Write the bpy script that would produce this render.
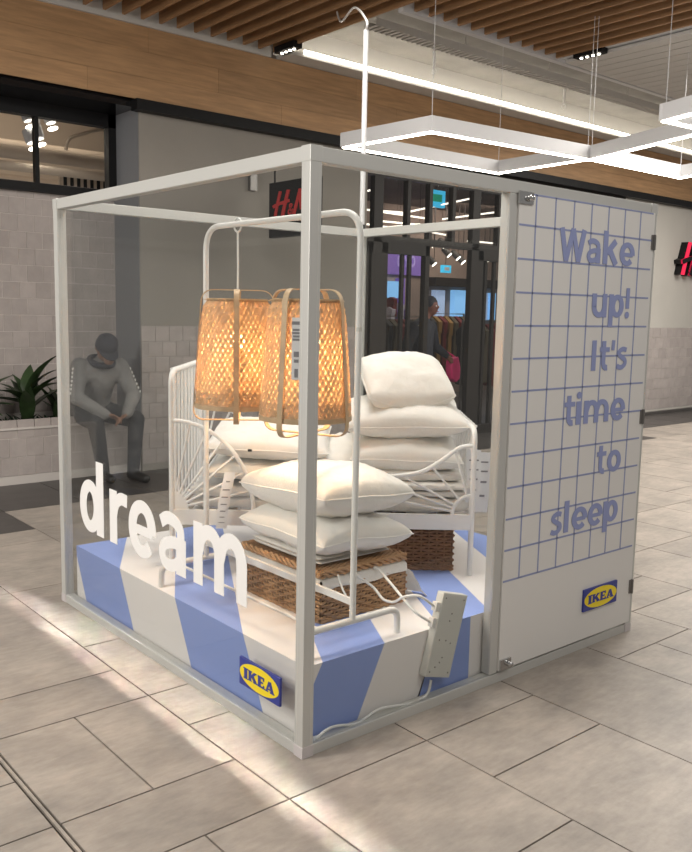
import bpy, bmesh, math, random
from mathutils import Vector, Matrix, noise
V = Vector
random.seed(7)
for o in list(bpy.data.objects): bpy.data.objects.remove(o)
scn = bpy.context.scene
COL = scn.collection

# ------------------------------------------------------------------ camera
FPX, YAW, PITCH, ROLL = 870.95, 0.868162, -0.132055, 0.020339
CAM = V((-1.76246, -2.28343, 1.57527))
_f = V((math.cos(YAW)*math.cos(PITCH), math.sin(YAW)*math.cos(PITCH), math.sin(PITCH)))
_r0 = _f.cross(V((0, 0, 1))).normalized(); _u0 = _r0.cross(_f)
_R = _r0*math.cos(ROLL) + _u0*math.sin(ROLL)
_U = _u0*math.cos(ROLL) - _r0*math.sin(ROLL)
cd = bpy.data.cameras.new('camera'); cam = bpy.data.objects.new('camera', cd); COL.objects.link(cam)
cam.matrix_world = Matrix(((_R.x, _U.x, -_f.x, CAM.x), (_R.y, _U.y, -_f.y, CAM.y), (_R.z, _U.z, -_f.z, CAM.z), (0, 0, 0, 1)))
cd.sensor_fit = 'HORIZONTAL'; cd.sensor_width = 36; cd.lens = FPX/692*36; cd.clip_start = 0.05; cd.clip_end = 100
scn.camera = cam
def at(x, y, ax, val):
    """photo pixel -> point on the plane ax = val"""
    d = _f + _R*((x-346)/FPX) - _U*((y-426)/FPX)
    i = 'xyz'.index(ax); t = (val-CAM[i])/d[i]
    return CAM + d*t

# ------------------------------------------------------------------ world, lights, exposure
w = bpy.data.worlds.new('hall_ambient'); scn.world = w; w.use_nodes = True
bg = w.node_tree.nodes['Background']; bg.inputs[0].default_value = (1.0, 0.95, 0.9, 1); bg.inputs[1].default_value = 0.26
def area(name, loc, target, sx, sy, power, col=(1, .95, .88)):
    l = bpy.data.lights.new(name, 'AREA'); l.shape = 'RECTANGLE'; l.size = sx; l.size_y = sy; l.energy = power; l.color = col
    o = bpy.data.objects.new(name, l); COL.objects.link(o); o.location = loc
    o.rotation_euler = (V(target)-V(loc)).to_track_quat('-Z', 'Y').to_euler()
    return o
area('hall_ceiling_light', (-3.6, 1.6, 3.7), (0, 1.2, .3), 1.0, 5, 330)
area('hall_ceiling_light', (1.0, 1.2, 3.9), (1.0, 1.2, 0), 1.8, 1.8, 100)
area('hall_ceiling_light', (.6, -2.6, 3.9), (.8, -.8, 0), 3.0, .6, 52)
area('hall_ceiling_light', (6.3, .6, 3.9), (6.3, .6, 0), 3, 3, 210)
area('hall_ceiling_light', (9.5, 2.2, 3.9), (9.5, 2.2, 0), 3, 2, 230)
# unseen added beams imitating the streaks that the booth glass throws on the floor
for k_ in range(8):
    l_ = area('added_streak_light', (-.165, -.55+.4*k_, 3.97), (-.165, 0, 0), .02, .4, .32); l_.data.spread = math.radians(3.0); l_.rotation_euler = (0, 0, 0)
for k_ in range(5):
    l_ = area('added_streak_light', (-.035, .22+.4*k_, 3.97), (-.035, 0, 0), .02, .4, .16); l_.data.spread = math.radians(2.5); l_.rotation_euler = (0, 0, 0)
vs = scn.view_settings; vs.view_transform = 'Standard'; vs.look = 'None'; vs.exposure = 0.0; vs.gamma = 1; vs.use_curve_mapping = False
scn.cycles.transparent_max_bounces = 24
scn.cycles.max_bounces = 10

# ------------------------------------------------------------------ materials
def mat(name, col, rough=.5, metal=0, var=None, bump=None, emit=None, trans=0, randv=0, coat=0, spec=.5, aniso=None, col2=None, fine=None):
    m = bpy.data.materials.new(name); m.use_nodes = True
    nt = m.node_tree; N = nt.nodes; L = nt.links; b = N['Principled BSDF']
    b.inputs['Base Color'].default_value = (*col, 1); b.inputs['Roughness'].default_value = rough; b.inputs['Metallic'].default_value = metal
    b.inputs['Specular IOR Level'].default_value = spec; b.inputs['Coat Weight'].default_value = coat
    geo = N.new('ShaderNodeNewGeometry')
    def mapped(stretch):
        if not stretch: return geo.outputs['Position']
        mp = N.new('ShaderNodeMapping'); mp.inputs['Scale'].default_value = stretch; L.new(geo.outputs['Position'], mp.inputs['Vector']); return mp.outputs['Vector']
    src = None
    if var:
        n = N.new('ShaderNodeTexNoise'); n.inputs['Scale'].default_value = var[0]; n.inputs['Detail'].default_value = 6; n.inputs['Roughness'].default_value = .62
        L.new(mapped(aniso), n.inputs['Vector'])
        r = N.new('ShaderNodeValToRGB'); c2 = col2 or tuple(c*(1-var[1]) for c in col)
        r.color_ramp.elements[0].position = .33; r.color_ramp.elements[0].color = (*c2, 1)
        r.color_ramp.elements[1].position = .67; r.color_ramp.elements[1].color = (*col, 1)
        L.new(n.outputs['Fac'], r.inputs['Fac']); src = r.outputs['Color']
    if fine:                                                   # second, finer layer of specks and streaks
        n2 = N.new('ShaderNodeTexNoise'); n2.inputs['Scale'].default_value = fine[0]; n2.inputs['Detail'].default_value = 8; n2.inputs['Roughness'].default_value = .7
        L.new(mapped((.5, 1.6, 1)), n2.inputs['Vector'])
        m2 = N.new('ShaderNodeMapRange'); m2.inputs['From Min'].default_value = .3; m2.inputs['From Max'].default_value = .65; m2.inputs['To Min'].default_value = 1-fine[1]; m2.inputs['To Max'].default_value = 1.06
        L.new(n2.outputs['Fac'], m2.inputs['Value'])
        x2 = N.new('ShaderNodeMix'); x2.data_type = 'RGBA'; x2.blend_type = 'MULTIPLY'; x2.inputs['Factor'].default_value = 1
        L.new(src, x2.inputs['A']); L.new(m2.outputs['Result'], x2.inputs['B']); src = x2.outputs['Result']
    if randv:
        oi = N.new('ShaderNodeObjectInfo'); mr = N.new('ShaderNodeMapRange'); mr.inputs['To Min'].default_value = 1-randv; mr.inputs['To Max'].default_value = 1+randv*.4
        L.new(oi.outputs['Random'], mr.inputs['Value'])
        mx = N.new('ShaderNodeMix'); mx.data_type = 'RGBA'; mx.blend_type = 'MULTIPLY'; mx.inputs['Factor'].default_value = 1
        if src: L.new(src, mx.inputs['A'])
        else: mx.inputs['A'].default_value = (*col, 1)
        L.new(mr.outputs['Result'], mx.inputs['B']); src = mx.outputs['Result']
    if src: L.new(src, b.inputs['Base Color'])
    if bump:
        n = N.new('ShaderNodeTexNoise'); n.inputs['Scale'].default_value = bump[0]; n.inputs['Detail'].default_value = 4
        L.new(mapped(bump[2] if len(bump) > 2 else None), n.inputs['Vector'])
        bp = N.new('ShaderNodeBump'); bp.inputs['Strength'].default_value = bump[1]; bp.inputs['Distance'].default_value = .02
        L.new(n.outputs['Fac'], bp.inputs['Height']); L.new(bp.outputs['Normal'], b.inputs['Normal'])
    if emit:
        b.inputs['Emission Color'].default_value = (*emit[0], 1); b.inputs['Emission Strength'].default_value = emit[1]
    if trans:
        tl = N.new('ShaderNodeBsdfTranslucent'); tl.inputs['Color'].default_value = (*col, 1)
        if src: L.new(src, tl.inputs['Color'])
        ms = N.new('ShaderNodeMixShader'); ms.inputs[0].default_value = trans
        L.new(b.outputs[0], ms.inputs[1]); L.new(tl.outputs[0], ms.inputs[2]); L.new(ms.outputs[0], N['Material Output'].inputs['Surface'])
    return m
def glass_mat(name, tint, ior=1.45):
    m = bpy.data.materials.new(name); m.use_nodes = True; nt = m.node_tree; N = nt.nodes; L = nt.links
    N.remove(N['Principled BSDF'])
    t = N.new('ShaderNodeBsdfTransparent'); t.inputs[0].default_value = (*tint, 1)
    g = N.new('ShaderNodeBsdfGlossy'); g.inputs['Roughness'].default_value = .015
    lw = N.new('ShaderNodeLayerWeight'); lw.inputs['Blend'].default_value = .5          # Schlick reflectance, the same on both faces of the pane
    pw_ = N.new('ShaderNodeMath'); pw_.operation = 'POWER'; L.new(lw.outputs['Facing'], pw_.inputs[0]); pw_.inputs[1].default_value = 5
    r0 = ((ior-1)/(ior+1))**2
    f = N.new('ShaderNodeMath'); f.operation = 'MULTIPLY_ADD'; L.new(pw_.outputs[0], f.inputs[0]); f.inputs[1].default_value = 1-r0; f.inputs[2].default_value = r0
    ms = N.new('ShaderNodeMixShader'); L.new(f.outputs[0], ms.inputs[0]); L.new(t.outputs[0], ms.inputs[1]); L.new(g.outputs[0], ms.inputs[2])
    L.new(ms.outputs[0], N['Material Output'].inputs['Surface'])
    return m
M = {}
M['tile'] = mat('floor_stone', (.44, .385, .335), .45, var=(3.0, .3), bump=(30, .08), randv=.10, aniso=(1.0, 1.4, 1), col2=(.29, .258, .228), fine=(22, .16))
M['tile_dark'] = mat('floor_stone_dark', (.085, .078, .074), .4, var=(4, .3), bump=(30, .06), randv=.2)
M['grout'] = mat('grout', (.075, .06, .05), .9)
M['alu'] = mat('aluminium_profile', (.60, .60, .575), .42, metal=.25)
M['alu_cap'] = mat('corner_cap', (.62, .58, .58), .45)
M['glass'] = glass_mat('booth_glass', (.93, .935, .93), 1.38)
M['shopglass'] = glass_mat('shop_glass', (.92, .92, .92), 1.22)
M['white'] = mat('white_lacquer', (.82, .81, .79), .35)
M['vinyl'] = mat('white_vinyl', (.93, .92, .91), .55)
M['panel'] = mat('panel_white', (.78, .765, .74), .5)
M['grid'] = mat('panel_grid_blue', (.31, .35, .56), .5)
M['word'] = mat('panel_word_blue', (.30, .345, .60), .5)
M['logo_blue'] = mat('logo_blue', (.035, .05, .30), .4)
M['logo_yellow'] = mat('logo_yellow', (.95, .74, .02), .4)
M['cloth_white'] = mat('stripe_cloth_white', (.87, .84, .83), .75, bump=(5, .25, (1, 1, 1)))
M['cloth_blue'] = mat('stripe_cloth_blue', (.28, .385, .78), .7, bump=(5, .25, (1, 1, 1)))
M['pillow'] = mat('pillow_cotton', (.86, .84, .80), .8, bump=(9, .45), var=(3, .06))
M['pillow_warm'] = mat('pillow_cotton_warm', (.87, .84, .79), .8, bump=(11, .5), var=(3, .06))
M['quilt'] = mat('quilt_cotton', (.81, .785, .745), .75, bump=(12, .7), var=(4, .06))
M['piping'] = mat('piping_cotton', (.86, .84, .80), .8)
M['plastic'] = mat('clear_wrap', (.88, .87, .86), .3, bump=(14, .8), trans=.45)
M['metal_white'] = mat('powder_coat_white', (.86, .85, .83), .4)
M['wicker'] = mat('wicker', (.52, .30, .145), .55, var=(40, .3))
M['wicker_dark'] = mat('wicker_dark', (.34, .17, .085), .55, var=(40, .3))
M['gap_shade'] = mat('basket_gap_shade', (.06, .03, .015), .9)
M['bamboo'] = mat('bamboo_strip', (.90, .72, .48), .5, var=(22, .22), trans=.5)
M['bamboo_band'] = mat('bamboo_band', (.66, .47, .28), .5, var=(14, .25))
M['bulb'] = mat('bulb', (1, .8, .5), .3, emit=((1, .72, .40), 14))
M['cord'] = mat('cord_white', (.80, .80, .78), .45)
M['plug'] = mat('power_strip_plastic', (.70, .70, .66), .4)
M['dark'] = mat('dark_plastic', (.02, .02, .02), .4)
M['chrome'] = mat('chrome', (.6, .6, .6), .18, metal=1)
M['hinge'] = mat('hinge_steel', (.22, .21, .20), .35, metal=.8)
M['label'] = mat('paper_label', (.80, .81, .83), .6)
M['ink'] = mat('label_ink', (.25, .25, .27), .7)
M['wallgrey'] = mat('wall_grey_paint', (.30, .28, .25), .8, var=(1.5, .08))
M['wallside'] = mat('wall_side_dark', (.20, .205, .22), .8)
M['wallwhite'] = mat('wall_warm_white', (.52, .50, .46), .8, var=(1.5, .06))
M['zellige'] = mat('glazed_tile', (.47, .42, .40), .22, var=(9, .12), bump=(7, .3), randv=.09)
M['zellige_grout'] = mat('tile_grout', (.60, .56, .53), .9)
M['oak'] = mat('oak_plank', (.52, .31, .155), .55, var=(5, .3), randv=.12, aniso=(.5, 6, 6))
M['slat'] = mat('slat_wood', (.42, .235, .115), .55, var=(6, .3), randv=.1, aniso=(6, .5, 6))
M['void'] = mat('ceiling_void', (.10, .065, .045), .9)
M['black'] = mat('black_steel', (.008, .008, .009), .5, spec=.25)
M['gloss_black'] = mat('gloss_black_soffit', (.012, .012, .013), .06)
M['darkframe'] = mat('shop_frame_dark', (.026, .022, .020), .5, spec=.3)
M['concrete'] = mat('grey_slab', (.42, .40, .37), .85, var=(3, .2), bump=(20, .2))
M['ceilwhite'] = mat('ceiling_white', (.55, .53, .50), .7)
M['led'] = mat('led_strip', (1, .95, .85), .4, emit=((1, .93, .80), 11))
M['led_cove'] = mat('cove_led', (1, .95, .85), .4, emit=((1, .93, .80), 14))
M['shop_led'] = mat('shop_led', (1, .95, .85), .4, emit=((1, .92, .80), 2.2))
M['lampgrey'] = mat('lamp_profile', (.62, .62, .63), .45)
M['red'] = mat('sign_red', (.75, .015, .06), .4, emit=((.9, .02, .09), .55))
M['dullred'] = mat('sign_red_dim', (.50, .03, .03), .5)
M['cyan'] = mat('exit_cyan', (.05, .5, .75), .4, emit=((.06, .5, .8), 1.0))
M['green'] = mat('exit_green', (.05, .45, .25), .4, emit=((.02, .35, .2), .6))
M['purple'] = mat('purple_fascia', (.25, .16, .55), .6, emit=((.25, .15, .6), .25))
M['lilac'] = mat('lilac_letter', (.45, .36, .75), .5, emit=((.45, .36, .8), .35))
M['bluescreen'] = mat('blue_screen', (.2, .45, .8), .4, emit=((.25, .55, .95), .9))
M['paleblue'] = mat('pale_blue_glow', (.4, .55, .8), .4, emit=((.45, .6, .9), .55))
M['shopbrown'] = mat('shop_ceiling_brown', (.15, .115, .095), .8, var=(3, .35))
M['shoptaupe'] = mat('shop_wall_taupe', (.36, .285, .245), .8, var=(2, .15))
M['shopfloor'] = mat('shop_floor_grey', (.14, .135, .13), .35, var=(4, .2))
M['duct'] = mat('pale_duct', (.60, .50, .40), .6)
M['skin'] = mat('skin', (.26, .135, .085), .55)
M['skin2'] = mat('skin_dark', (.20, .075, .055), .55)
M['jacket'] = mat('grey_jacket', (.23, .225, .22), .8, bump=(14, .6), var=(8, .2))
M['trouser'] = mat('charcoal_trousers', (.030, .031, .036), .8, bump=(14, .5))
M['cap'] = mat('navy_cap', (.025, .027, .04), .75)
M['navy'] = mat('navy_coat', (.022, .024, .036), .7, bump=(12, .6))
M['pink'] = mat('pink_bag', (.85, .04, .22), .55)
M['leaf'] = mat('leaf_green', (.06, .105, .042), .35, var=(8, .45), trans=.12)
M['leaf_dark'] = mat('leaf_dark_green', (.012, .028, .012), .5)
M['soil'] = mat('soil', (.02, .015, .01), .9)
M['cloth_r'] = mat('garment_red', (.16, .02, .02), .8)
M['cloth_k'] = mat('garment_black', (.02, .02, .022), .8)
M['cloth_o'] = mat('garment_olive', (.10, .08, .05), .8)
M['cloth_y'] = mat('garment_mustard', (.30, .17, .05), .8)
M['cloth_w'] = mat('garment_pale', (.55, .52, .60), .8)
M['cloth_p'] = mat('garment_purple', (.18, .12, .38), .8)

# ------------------------------------------------------------------ mesh helpers
WORIG = {}
class MB:
    def __init__(s): s.v = []; s.f = []; s.m = []
    def add(s, vs_, fs, mi=0):
        o = len(s.v); s.v += [V(p) for p in vs_]; s.f += [tuple(i+o for i in q) for q in fs]; s.m += [mi]*len(fs); return s
    def obox(s, c, ax, ay, az, mi=0):
        c, ax, ay, az = V(c), V(ax), V(ay), V(az)
        vs_ = [c+ax*a+ay*b+az*d for d in (-1, 1) for b in (-1, 1) for a in (-1, 1)]
        return s.add(vs_, [(0, 2, 3, 1), (4, 5, 7, 6), (0, 1, 5, 4), (2, 6, 7, 3), (0, 4, 6, 2), (1, 3, 7, 5)], mi)
    def box(s, lo, hi, mi=0):
        lo, hi = V(lo), V(hi); c = (lo+hi)/2; h = (hi-lo)/2
        return s.obox(c, (h.x, 0, 0), (0, h.y, 0), (0, 0, h.z), mi)
    def tube(s, path, r, n=8, closed=False, mi=0, flat=None):
        P = [V(p) for p in path]; k = len(P)
        rr = r if isinstance(r, (list, tuple)) else [r]*k
        tg = []
        for i in range(k):
            a = P[i-1] if (i > 0 or closed) else P[i]; b = P[(i+1) % k] if (i < k-1 or closed) else P[i]
            tg.append((b-a).normalized() if (b-a).length > 1e-9 else V((0, 0, 1)))
        t = tg[0]; nn = V((0, 0, 1)) if abs(t.z) < .9 else V((1, 0, 0)); nn = (nn-t*nn.dot(t)).normalized()
        vs_ = []
        for i in range(k):
            t = tg[i]; nn = nn-t*nn.dot(t); nn = nn.normalized() if nn.length > 1e-6 else t.orthogonal().normalized(); bb = t.cross(nn)
            for j in range(n):
                a = 2*math.pi*j/n
                vs_.append(P[i]+nn*math.cos(a)*rr[i]+bb*math.sin(a)*rr[i])
        fs = []
        for i in range(k if closed else k-1):
            i2 = (i+1) % k
            for j in range(n): fs.append((i*n+j, i*n+(j+1) % n, i2*n+(j+1) % n, i2*n+j))
        if not closed: fs += [tuple(range(n-1, -1, -1)), tuple((k-1)*n+j for j in range(n))]
        return s.add(vs_, fs, mi)
    def ribbon(s, path, wdirs, w, th, nrm, mi=0, closed=False):
        """rectangular strip: at each point half width w along wdirs[i], thickness th along nrm[i]"""
        vs_ = []; k = len(path)
        for p, d, q in zip(path, wdirs, nrm):
            p, d, q = V(p), V(d), V(q)
            vs_ += [p-d*w-q*th/2, p+d*w-q*th/2, p+d*w+q*th/2, p-d*w+q*th/2]
        fs = []
        for i in range(k if closed else k-1):
            i2 = (i+1) % k
            for j in range(4): fs.append((i*4+j, i*4+(j+1) % 4, i2*4+(j+1) % 4, i2*4+j))
        if not closed: fs += [(3, 2, 1, 0), tuple((k-1)*4+j for j in range(4))]
        return s.add(vs_, fs, mi)
    def lathe(s, prof, c, n=20, mi=0, axis=None):
        c = V(c); az = V(axis).normalized() if axis else V((0, 0, 1)); ax = az.orthogonal().normalized(); ay = az.cross(ax)
        vs_ = []
        for r, z in prof:
            for j in range(n):
                a = 2*math.pi*j/n; vs_.append(c+ax*r*math.cos(a)+ay*r*math.sin(a)+az*z)
        fs = [(i*n+j, i*n+(j+1) % n, (i+1)*n+(j+1) % n, (i+1)*n+j) for i in range(len(prof)-1) for j in range(n)]
        fs += [tuple(range(n-1, -1, -1)), tuple((len(prof)-1)*n+j for j in range(n))]
        return s.add(vs_, fs, mi)
    def prism(s, pts, ext, mi=0):
        n = len(pts); e = V(ext); P = [V(p) for p in pts]
        return s.add(P+[p+e for p in P], [tuple(range(n-1, -1, -1)), tuple(range(n, 2*n))]+[(i, (i+1) % n, n+(i+1) % n, n+i) for i in range(n)], mi)
    def ball(s, c, r, n=12, mi=0, sc=(1, 1, 1)):
        c = V(c); vs_ = []; fs = []; h = n//2
        for i in range(h+1):
            th = math.pi*i/h
            for j in range(n):
                a = 2*math.pi*j/n; vs_.append(c+V((r*sc[0]*math.sin(th)*math.cos(a), r*sc[1]*math.sin(th)*math.sin(a), r*sc[2]*math.cos(th))))
        for i in range(h):
            for j in range(n): fs.append((i*n+j, (i+1)*n+j, (i+1)*n+(j+1) % n, i*n+(j+1) % n))
        return s.add(vs_, fs, mi)
    def build(s, name, mats, parent=None, smooth=False, bevel=0):
        if not isinstance(mats, (list, tuple)): mats = [mats]
        me = bpy.data.meshes.new(name)
        if parent is None:
            xs = [p.x for p in s.v]; ys = [p.y for p in s.v]; zs = [p.z for p in s.v]
            org = V(((min(xs)+max(xs))/2, (min(ys)+max(ys))/2, min(zs)))
        else: org = V((0, 0, 0))
        me.from_pydata([p-org for p in s.v], [], s.f)
        for m in mats: me.materials.append(m)
        for p, mi in zip(me.polygons, s.m): p.material_index = mi
        bm = bmesh.new(); bm.from_mesh(me); bmesh.ops.recalc_face_normals(bm, faces=bm.faces)
        if bevel: bmesh.ops.bevel(bm, geom=bm.edges[:], offset=bevel, segments=2, affect='EDGES', profile=.6)
        bm.to_mesh(me); bm.free()
        if smooth:
            for p in me.polygons: p.use_smooth = True
            try: me.set_sharp_from_angle(angle=math.radians(smooth if smooth is not True else 50))
            except Exception: pass
        o = bpy.data.objects.new(name, me); COL.objects.link(o)
        if parent is None: o.location = org; WORIG[o.name] = org
        else: o.parent = parent; o.location = -WORIG[parent.name]; WORIG[o.name] = V((0, 0, 0))
        return o
def tag(o, label=None, cat=None, group=None, kind=None):
    if label: o['label'] = label
    if cat: o['category'] = cat
    if group: o['group'] = group
    if kind: o['kind'] = kind
    return o
def thing(name, loc, label=None, cat=None, group=None, kind=None):
    o = bpy.data.objects.new(name, None); COL.objects.link(o); o.location = loc; WORIG[o.name] = V(loc); o.empty_display_size = .1
    return tag(o, label, cat, group, kind)
def piece(name, me, loc, parent, rot=(0, 0, 0)):
    o = bpy.data.objects.new(name, me); COL.objects.link(o); o.parent = parent
    o.location = V(loc)-WORIG[parent.name]; o.rotation_euler = rot; WORIG[o.name] = V(loc); return o
def boxmesh(name, hx, hy, hz, m, bevel=0):
    b = MB(); b.box((-hx, -hy, -hz), (hx, hy, hz)); o = b.build(name, m, bevel=bevel); me = o.data
    for v in me.vertices: v.co.z -= hz
    bpy.data.objects.remove(o); return me
def spline(pts, n=6):
    P = [V(p) for p in pts]; out = []
    for i in range(len(P)-1):
        p0 = P[max(i-1, 0)]; p1 = P[i]; p2 = P[i+1]; p3 = P[min(i+2, len(P)-1)]
        for j in range(n):
            t = j/n
            out.append(.5*((2*p1)+(p2-p0)*t+(2*p0-5*p1+4*p2-p3)*t*t+(3*p1-p0-3*p2+p3)*t**3))
    return out+[P[-1]]
def rounded(pts, r, n=6):
    """polyline with rounded inner corners"""
    P = [V(p) for p in pts]; out = [P[0]]
    for i in range(1, len(P)-1):
        a = (P[i-1]-P[i]); b = (P[i+1]-P[i]); q = min(r, a.length*.48, b.length*.48)
        s_, e_ = P[i]+a.normalized()*q, P[i]+b.normalized()*q
        for j in range(n+1):
            t = j/n; out.append(s_*(1-t)**2+P[i]*2*t*(1-t)+e_*t*t)
    return out+[P[-1]]
def spl(pts, n=6): return [(p.x, p.y) for p in spline([V((a, b_, 0)) for a, b_ in pts], n)]
# stroke letters of a bold humanist sans; x-height 1, ascender 1.38
def _arc(cx, cy, rx, ry, a0, a1, n=18): return [(cx+rx*math.cos(math.radians(a0+(a1-a0)*k/n)), cy+ry*math.sin(math.radians(a0+(a1-a0)*k/n))) for k in range(n+1)]
SW, TW = .30, .225
def _st(x, y0, y1, w=SW): return ([(x, y0), (x, y1)], w)
def _ring(cx, w=.46): return (_arc(cx, .5, w-SW/2, .5-TW/2, 0, 360, 30), (SW, TW))
def _arch(x0, x1, top=1.0): return ([(x0, .52)]+_arc((x0+x1)/2+.02, .56, (x1-x0)/2-.02, top-.10-.56, 165, 0, 14)+[(x1, 0)], (SW, TW))
GL = {'d': [_ring(.47), _st(.905, 0, 1.39)], 'p': [_ring(.57), _st(.135, -.42, 1.0)], 'o': [_ring(.5, .5)],
      'r': [_st(.135, 0, 1.0), (spl([(.16, .50), (.26, .76), (.44, .88), (.70, .875)]), .23)],
      'e': [([(.14, .475), (.88, .475)], .17), (_arc(.50, .5, .36, .40, -6, 318, 30)[::1], (SW, TW))],
      'a': [_st(.735, 0, .62), (spl([(.10, .80), (.30, .90), (.52, .885), (.70, .78), (.735, .60)]), .22), (spl([(.74, .52), (.46, .51), (.22, .43), (.135, .28), (.21, .13), (.40, .10), (.60, .17), (.73, .30)]), .205)],
      'm': [_st(.135, 0, 1.0), _arch(.135, .815), _arch(.815, 1.495)], 'n': [_st(.135, 0, 1.0), _arch(.135, .83)],
      'u': [([(.135, 1.0), (.135, .44)]+_arc(.48, .46, .345, .36, 180, 345, 14), (SW, TW)), _st(.83, 0, 1.0)],
      'k': [_st(.135, 0, 1.39), ([(.24, .47), (.80, 1.0)], .27), ([(.42, .60), (.86, 0)], .29)],
      't': [([(.28, 1.27), (.28, .34)]+_arc(.50, .32, .22, .215, 180, 285, 8), .25), ([(.02, .90), (.66, .90)], .20)],
      's': [(spl([(.66, .86), (.42, .905), (.20, .82), (.16, .68), (.38, .53), (.58, .42), (.60, .25), (.42, .11), (.22, .10), (.06, .17)]), .21)],
      'i': [_st(.135, 0, 1.0), (_arc(.135, 1.26, .075, .075, 0, 360, 14), .15)], 'l': [_st(.135, 0, 1.39)], 'I': [_st(.14, 0, 1.3, .28)],
      '!': [([(.14, .40), (.14, 1.3)], .25), (_arc(.14, .12, .075, .075, 0, 360, 14), .15)], "'": [([(.12, .86), (.15, 1.30)], .2)],
      'W': [([(.13, 1.3), (.44, 0)], .26), ([(.44, 0), (.80, 1.3)], .24), ([(.80, 1.3), (1.16, 0)], .24), ([(1.16, 0), (1.47, 1.3)], .26)],
      'O': [(_arc(.6, .65, .46, .53, 0, 360, 28), .26)], 'Y': [([(.1, 1.3), (.5, .6)], .26), ([(.9, 1.3), (.5, .6)], .26), _st(.5, 0, .62)],
      # heavy slab capitals of the furniture logo
      'K1': [([(.26, 0), (.26, 1.3)], .40), ([(.0, .07), (.56, .07)], .14), ([(.0, 1.23), (.56, 1.23)], .14), ([(.42, .55), (1.02, 1.22)], .30), ([(.62, .80), (1.12, .06)], .40), ([(.86, 1.23), (1.26, 1.23)], .14), ([(.80, .07), (1.40, .07)], .14)],
      'I1': [([(.30, 0), (.30, 1.3)], .42), ([(.0, .07), (.6, .07)], .14), ([(.0, 1.23), (.6, 1.23)], .14)],
      'E1': [([(.24, 0), (.24, 1.3)], .42), ([(0, .11), (.98, .11)], .22), ([(0, 1.19), (.94, 1.19)], .22), ([(.3, .65), (.78, .65)], .20), ([(.90, .05), (.90, .42)], .16), ([(.86, .9), (.86, 1.25)], .16)],
      'A1': [([(.28, .08), (.66, 1.24)], .24), ([(.70, 1.24), (1.10, .08)], .40), ([(.4, .36), (1.0, .36)], .16), ([(0, .07), (.52, .07)], .14), ([(.78, .07), (1.38, .07)], .14)],
      # brushed script capitals of the clothing shop
      'H2': [(spl([(.20, 0), (.25, .5), (.36, 1.3)]), .17), (spl([(.66, -.02), (.74, .6), (.86, 1.32)]), .19), (spl([(.0, .50), (.4, .64), (1.0, .74)]), .17)],
      '&2': [(spl([(.62, .0), (.30, .40), (.22, .62), (.36, .70), (.44, .56), (.16, .22), (.24, .02), (.46, .08), (.62, .34)]), .12)],
      'M2': [(spl([(.10, 0), (.20, .6), (.32, 1.3)]), .17), (spl([(.32, 1.28), (.46, .6), (.54, .22)]), .18), (spl([(.54, .22), (.72, .8), (.92, 1.32)]), .15), (spl([(.92, 1.3), (.96, .6), (1.02, -.02)]), .19)]}
def letters(mb, ch, org, ex, ey, nrm, th, mi=0, box=True):
    """one letter filling the box org + ex, ey (or, box=False, ex and ey being one x-height unit); stands th proud along nrm"""
    org, ex, ey, nrm = V(org), V(ex), V(ey), V(nrm); quads = []
    for path, w_ in GL[ch]:
        wx, wy = w_ if isinstance(w_, tuple) else (w_, w_)
        P = [V((a, b_)) for a, b_ in path]; n = len(P); closed = (P[0]-P[-1]).length < 1e-4; L_ = []; R_ = []
        for i in range(n):
            a = P[i-1] if i > 0 else (P[-2] if closed else P[0]); b_ = P[i+1] if i < n-1 else (P[1] if closed else P[-1])
            t = (b_-a).normalized(); nn = V((-t.y, t.x)); h = .5*math.sqrt((wx*nn.x)**2+(wy*nn.y)**2)
            L_.append(P[i]+nn*h); R_.append(P[i]-nn*h)
        quads.append((L_, R_))
    pts = [p for L_, R_ in quads for p in L_+R_]
    x0 = min(p.x for p in pts); x1 = max(p.x for p in pts); y0 = min(p.y for p in pts); y1 = max(p.y for p in pts)
    def F(p, h): return org+(ex*((p.x-x0)/(x1-x0))+ey*((p.y-y0)/(y1-y0)) if box else ex*p.x+ey*p.y)+nrm*h
    for q_, (L_, R_) in enumerate(quads):
        n = len(L_); hh = th*(1+.22*q_); vs_ = [F(p, hh) for p in L_]+[F(p, hh) for p in R_]+[F(p, 0) for p in L_]+[F(p, 0) for p in R_]; fs = []
        for i in range(n-1): fs += [(i, i+1, n+i+1, n+i), (2*n+i, 3*n+i, 3*n+i+1, 2*n+i+1), (i, 2*n+i, 2*n+i+1, i+1), (n+i, n+i+1, 3*n+i+1, 3*n+i)]
        fs += [(0, n, 3*n, 2*n), (n-1, 3*n-1, 4*n-1, 2*n-1)]
        mb.add(vs_, fs, mi)

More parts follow.
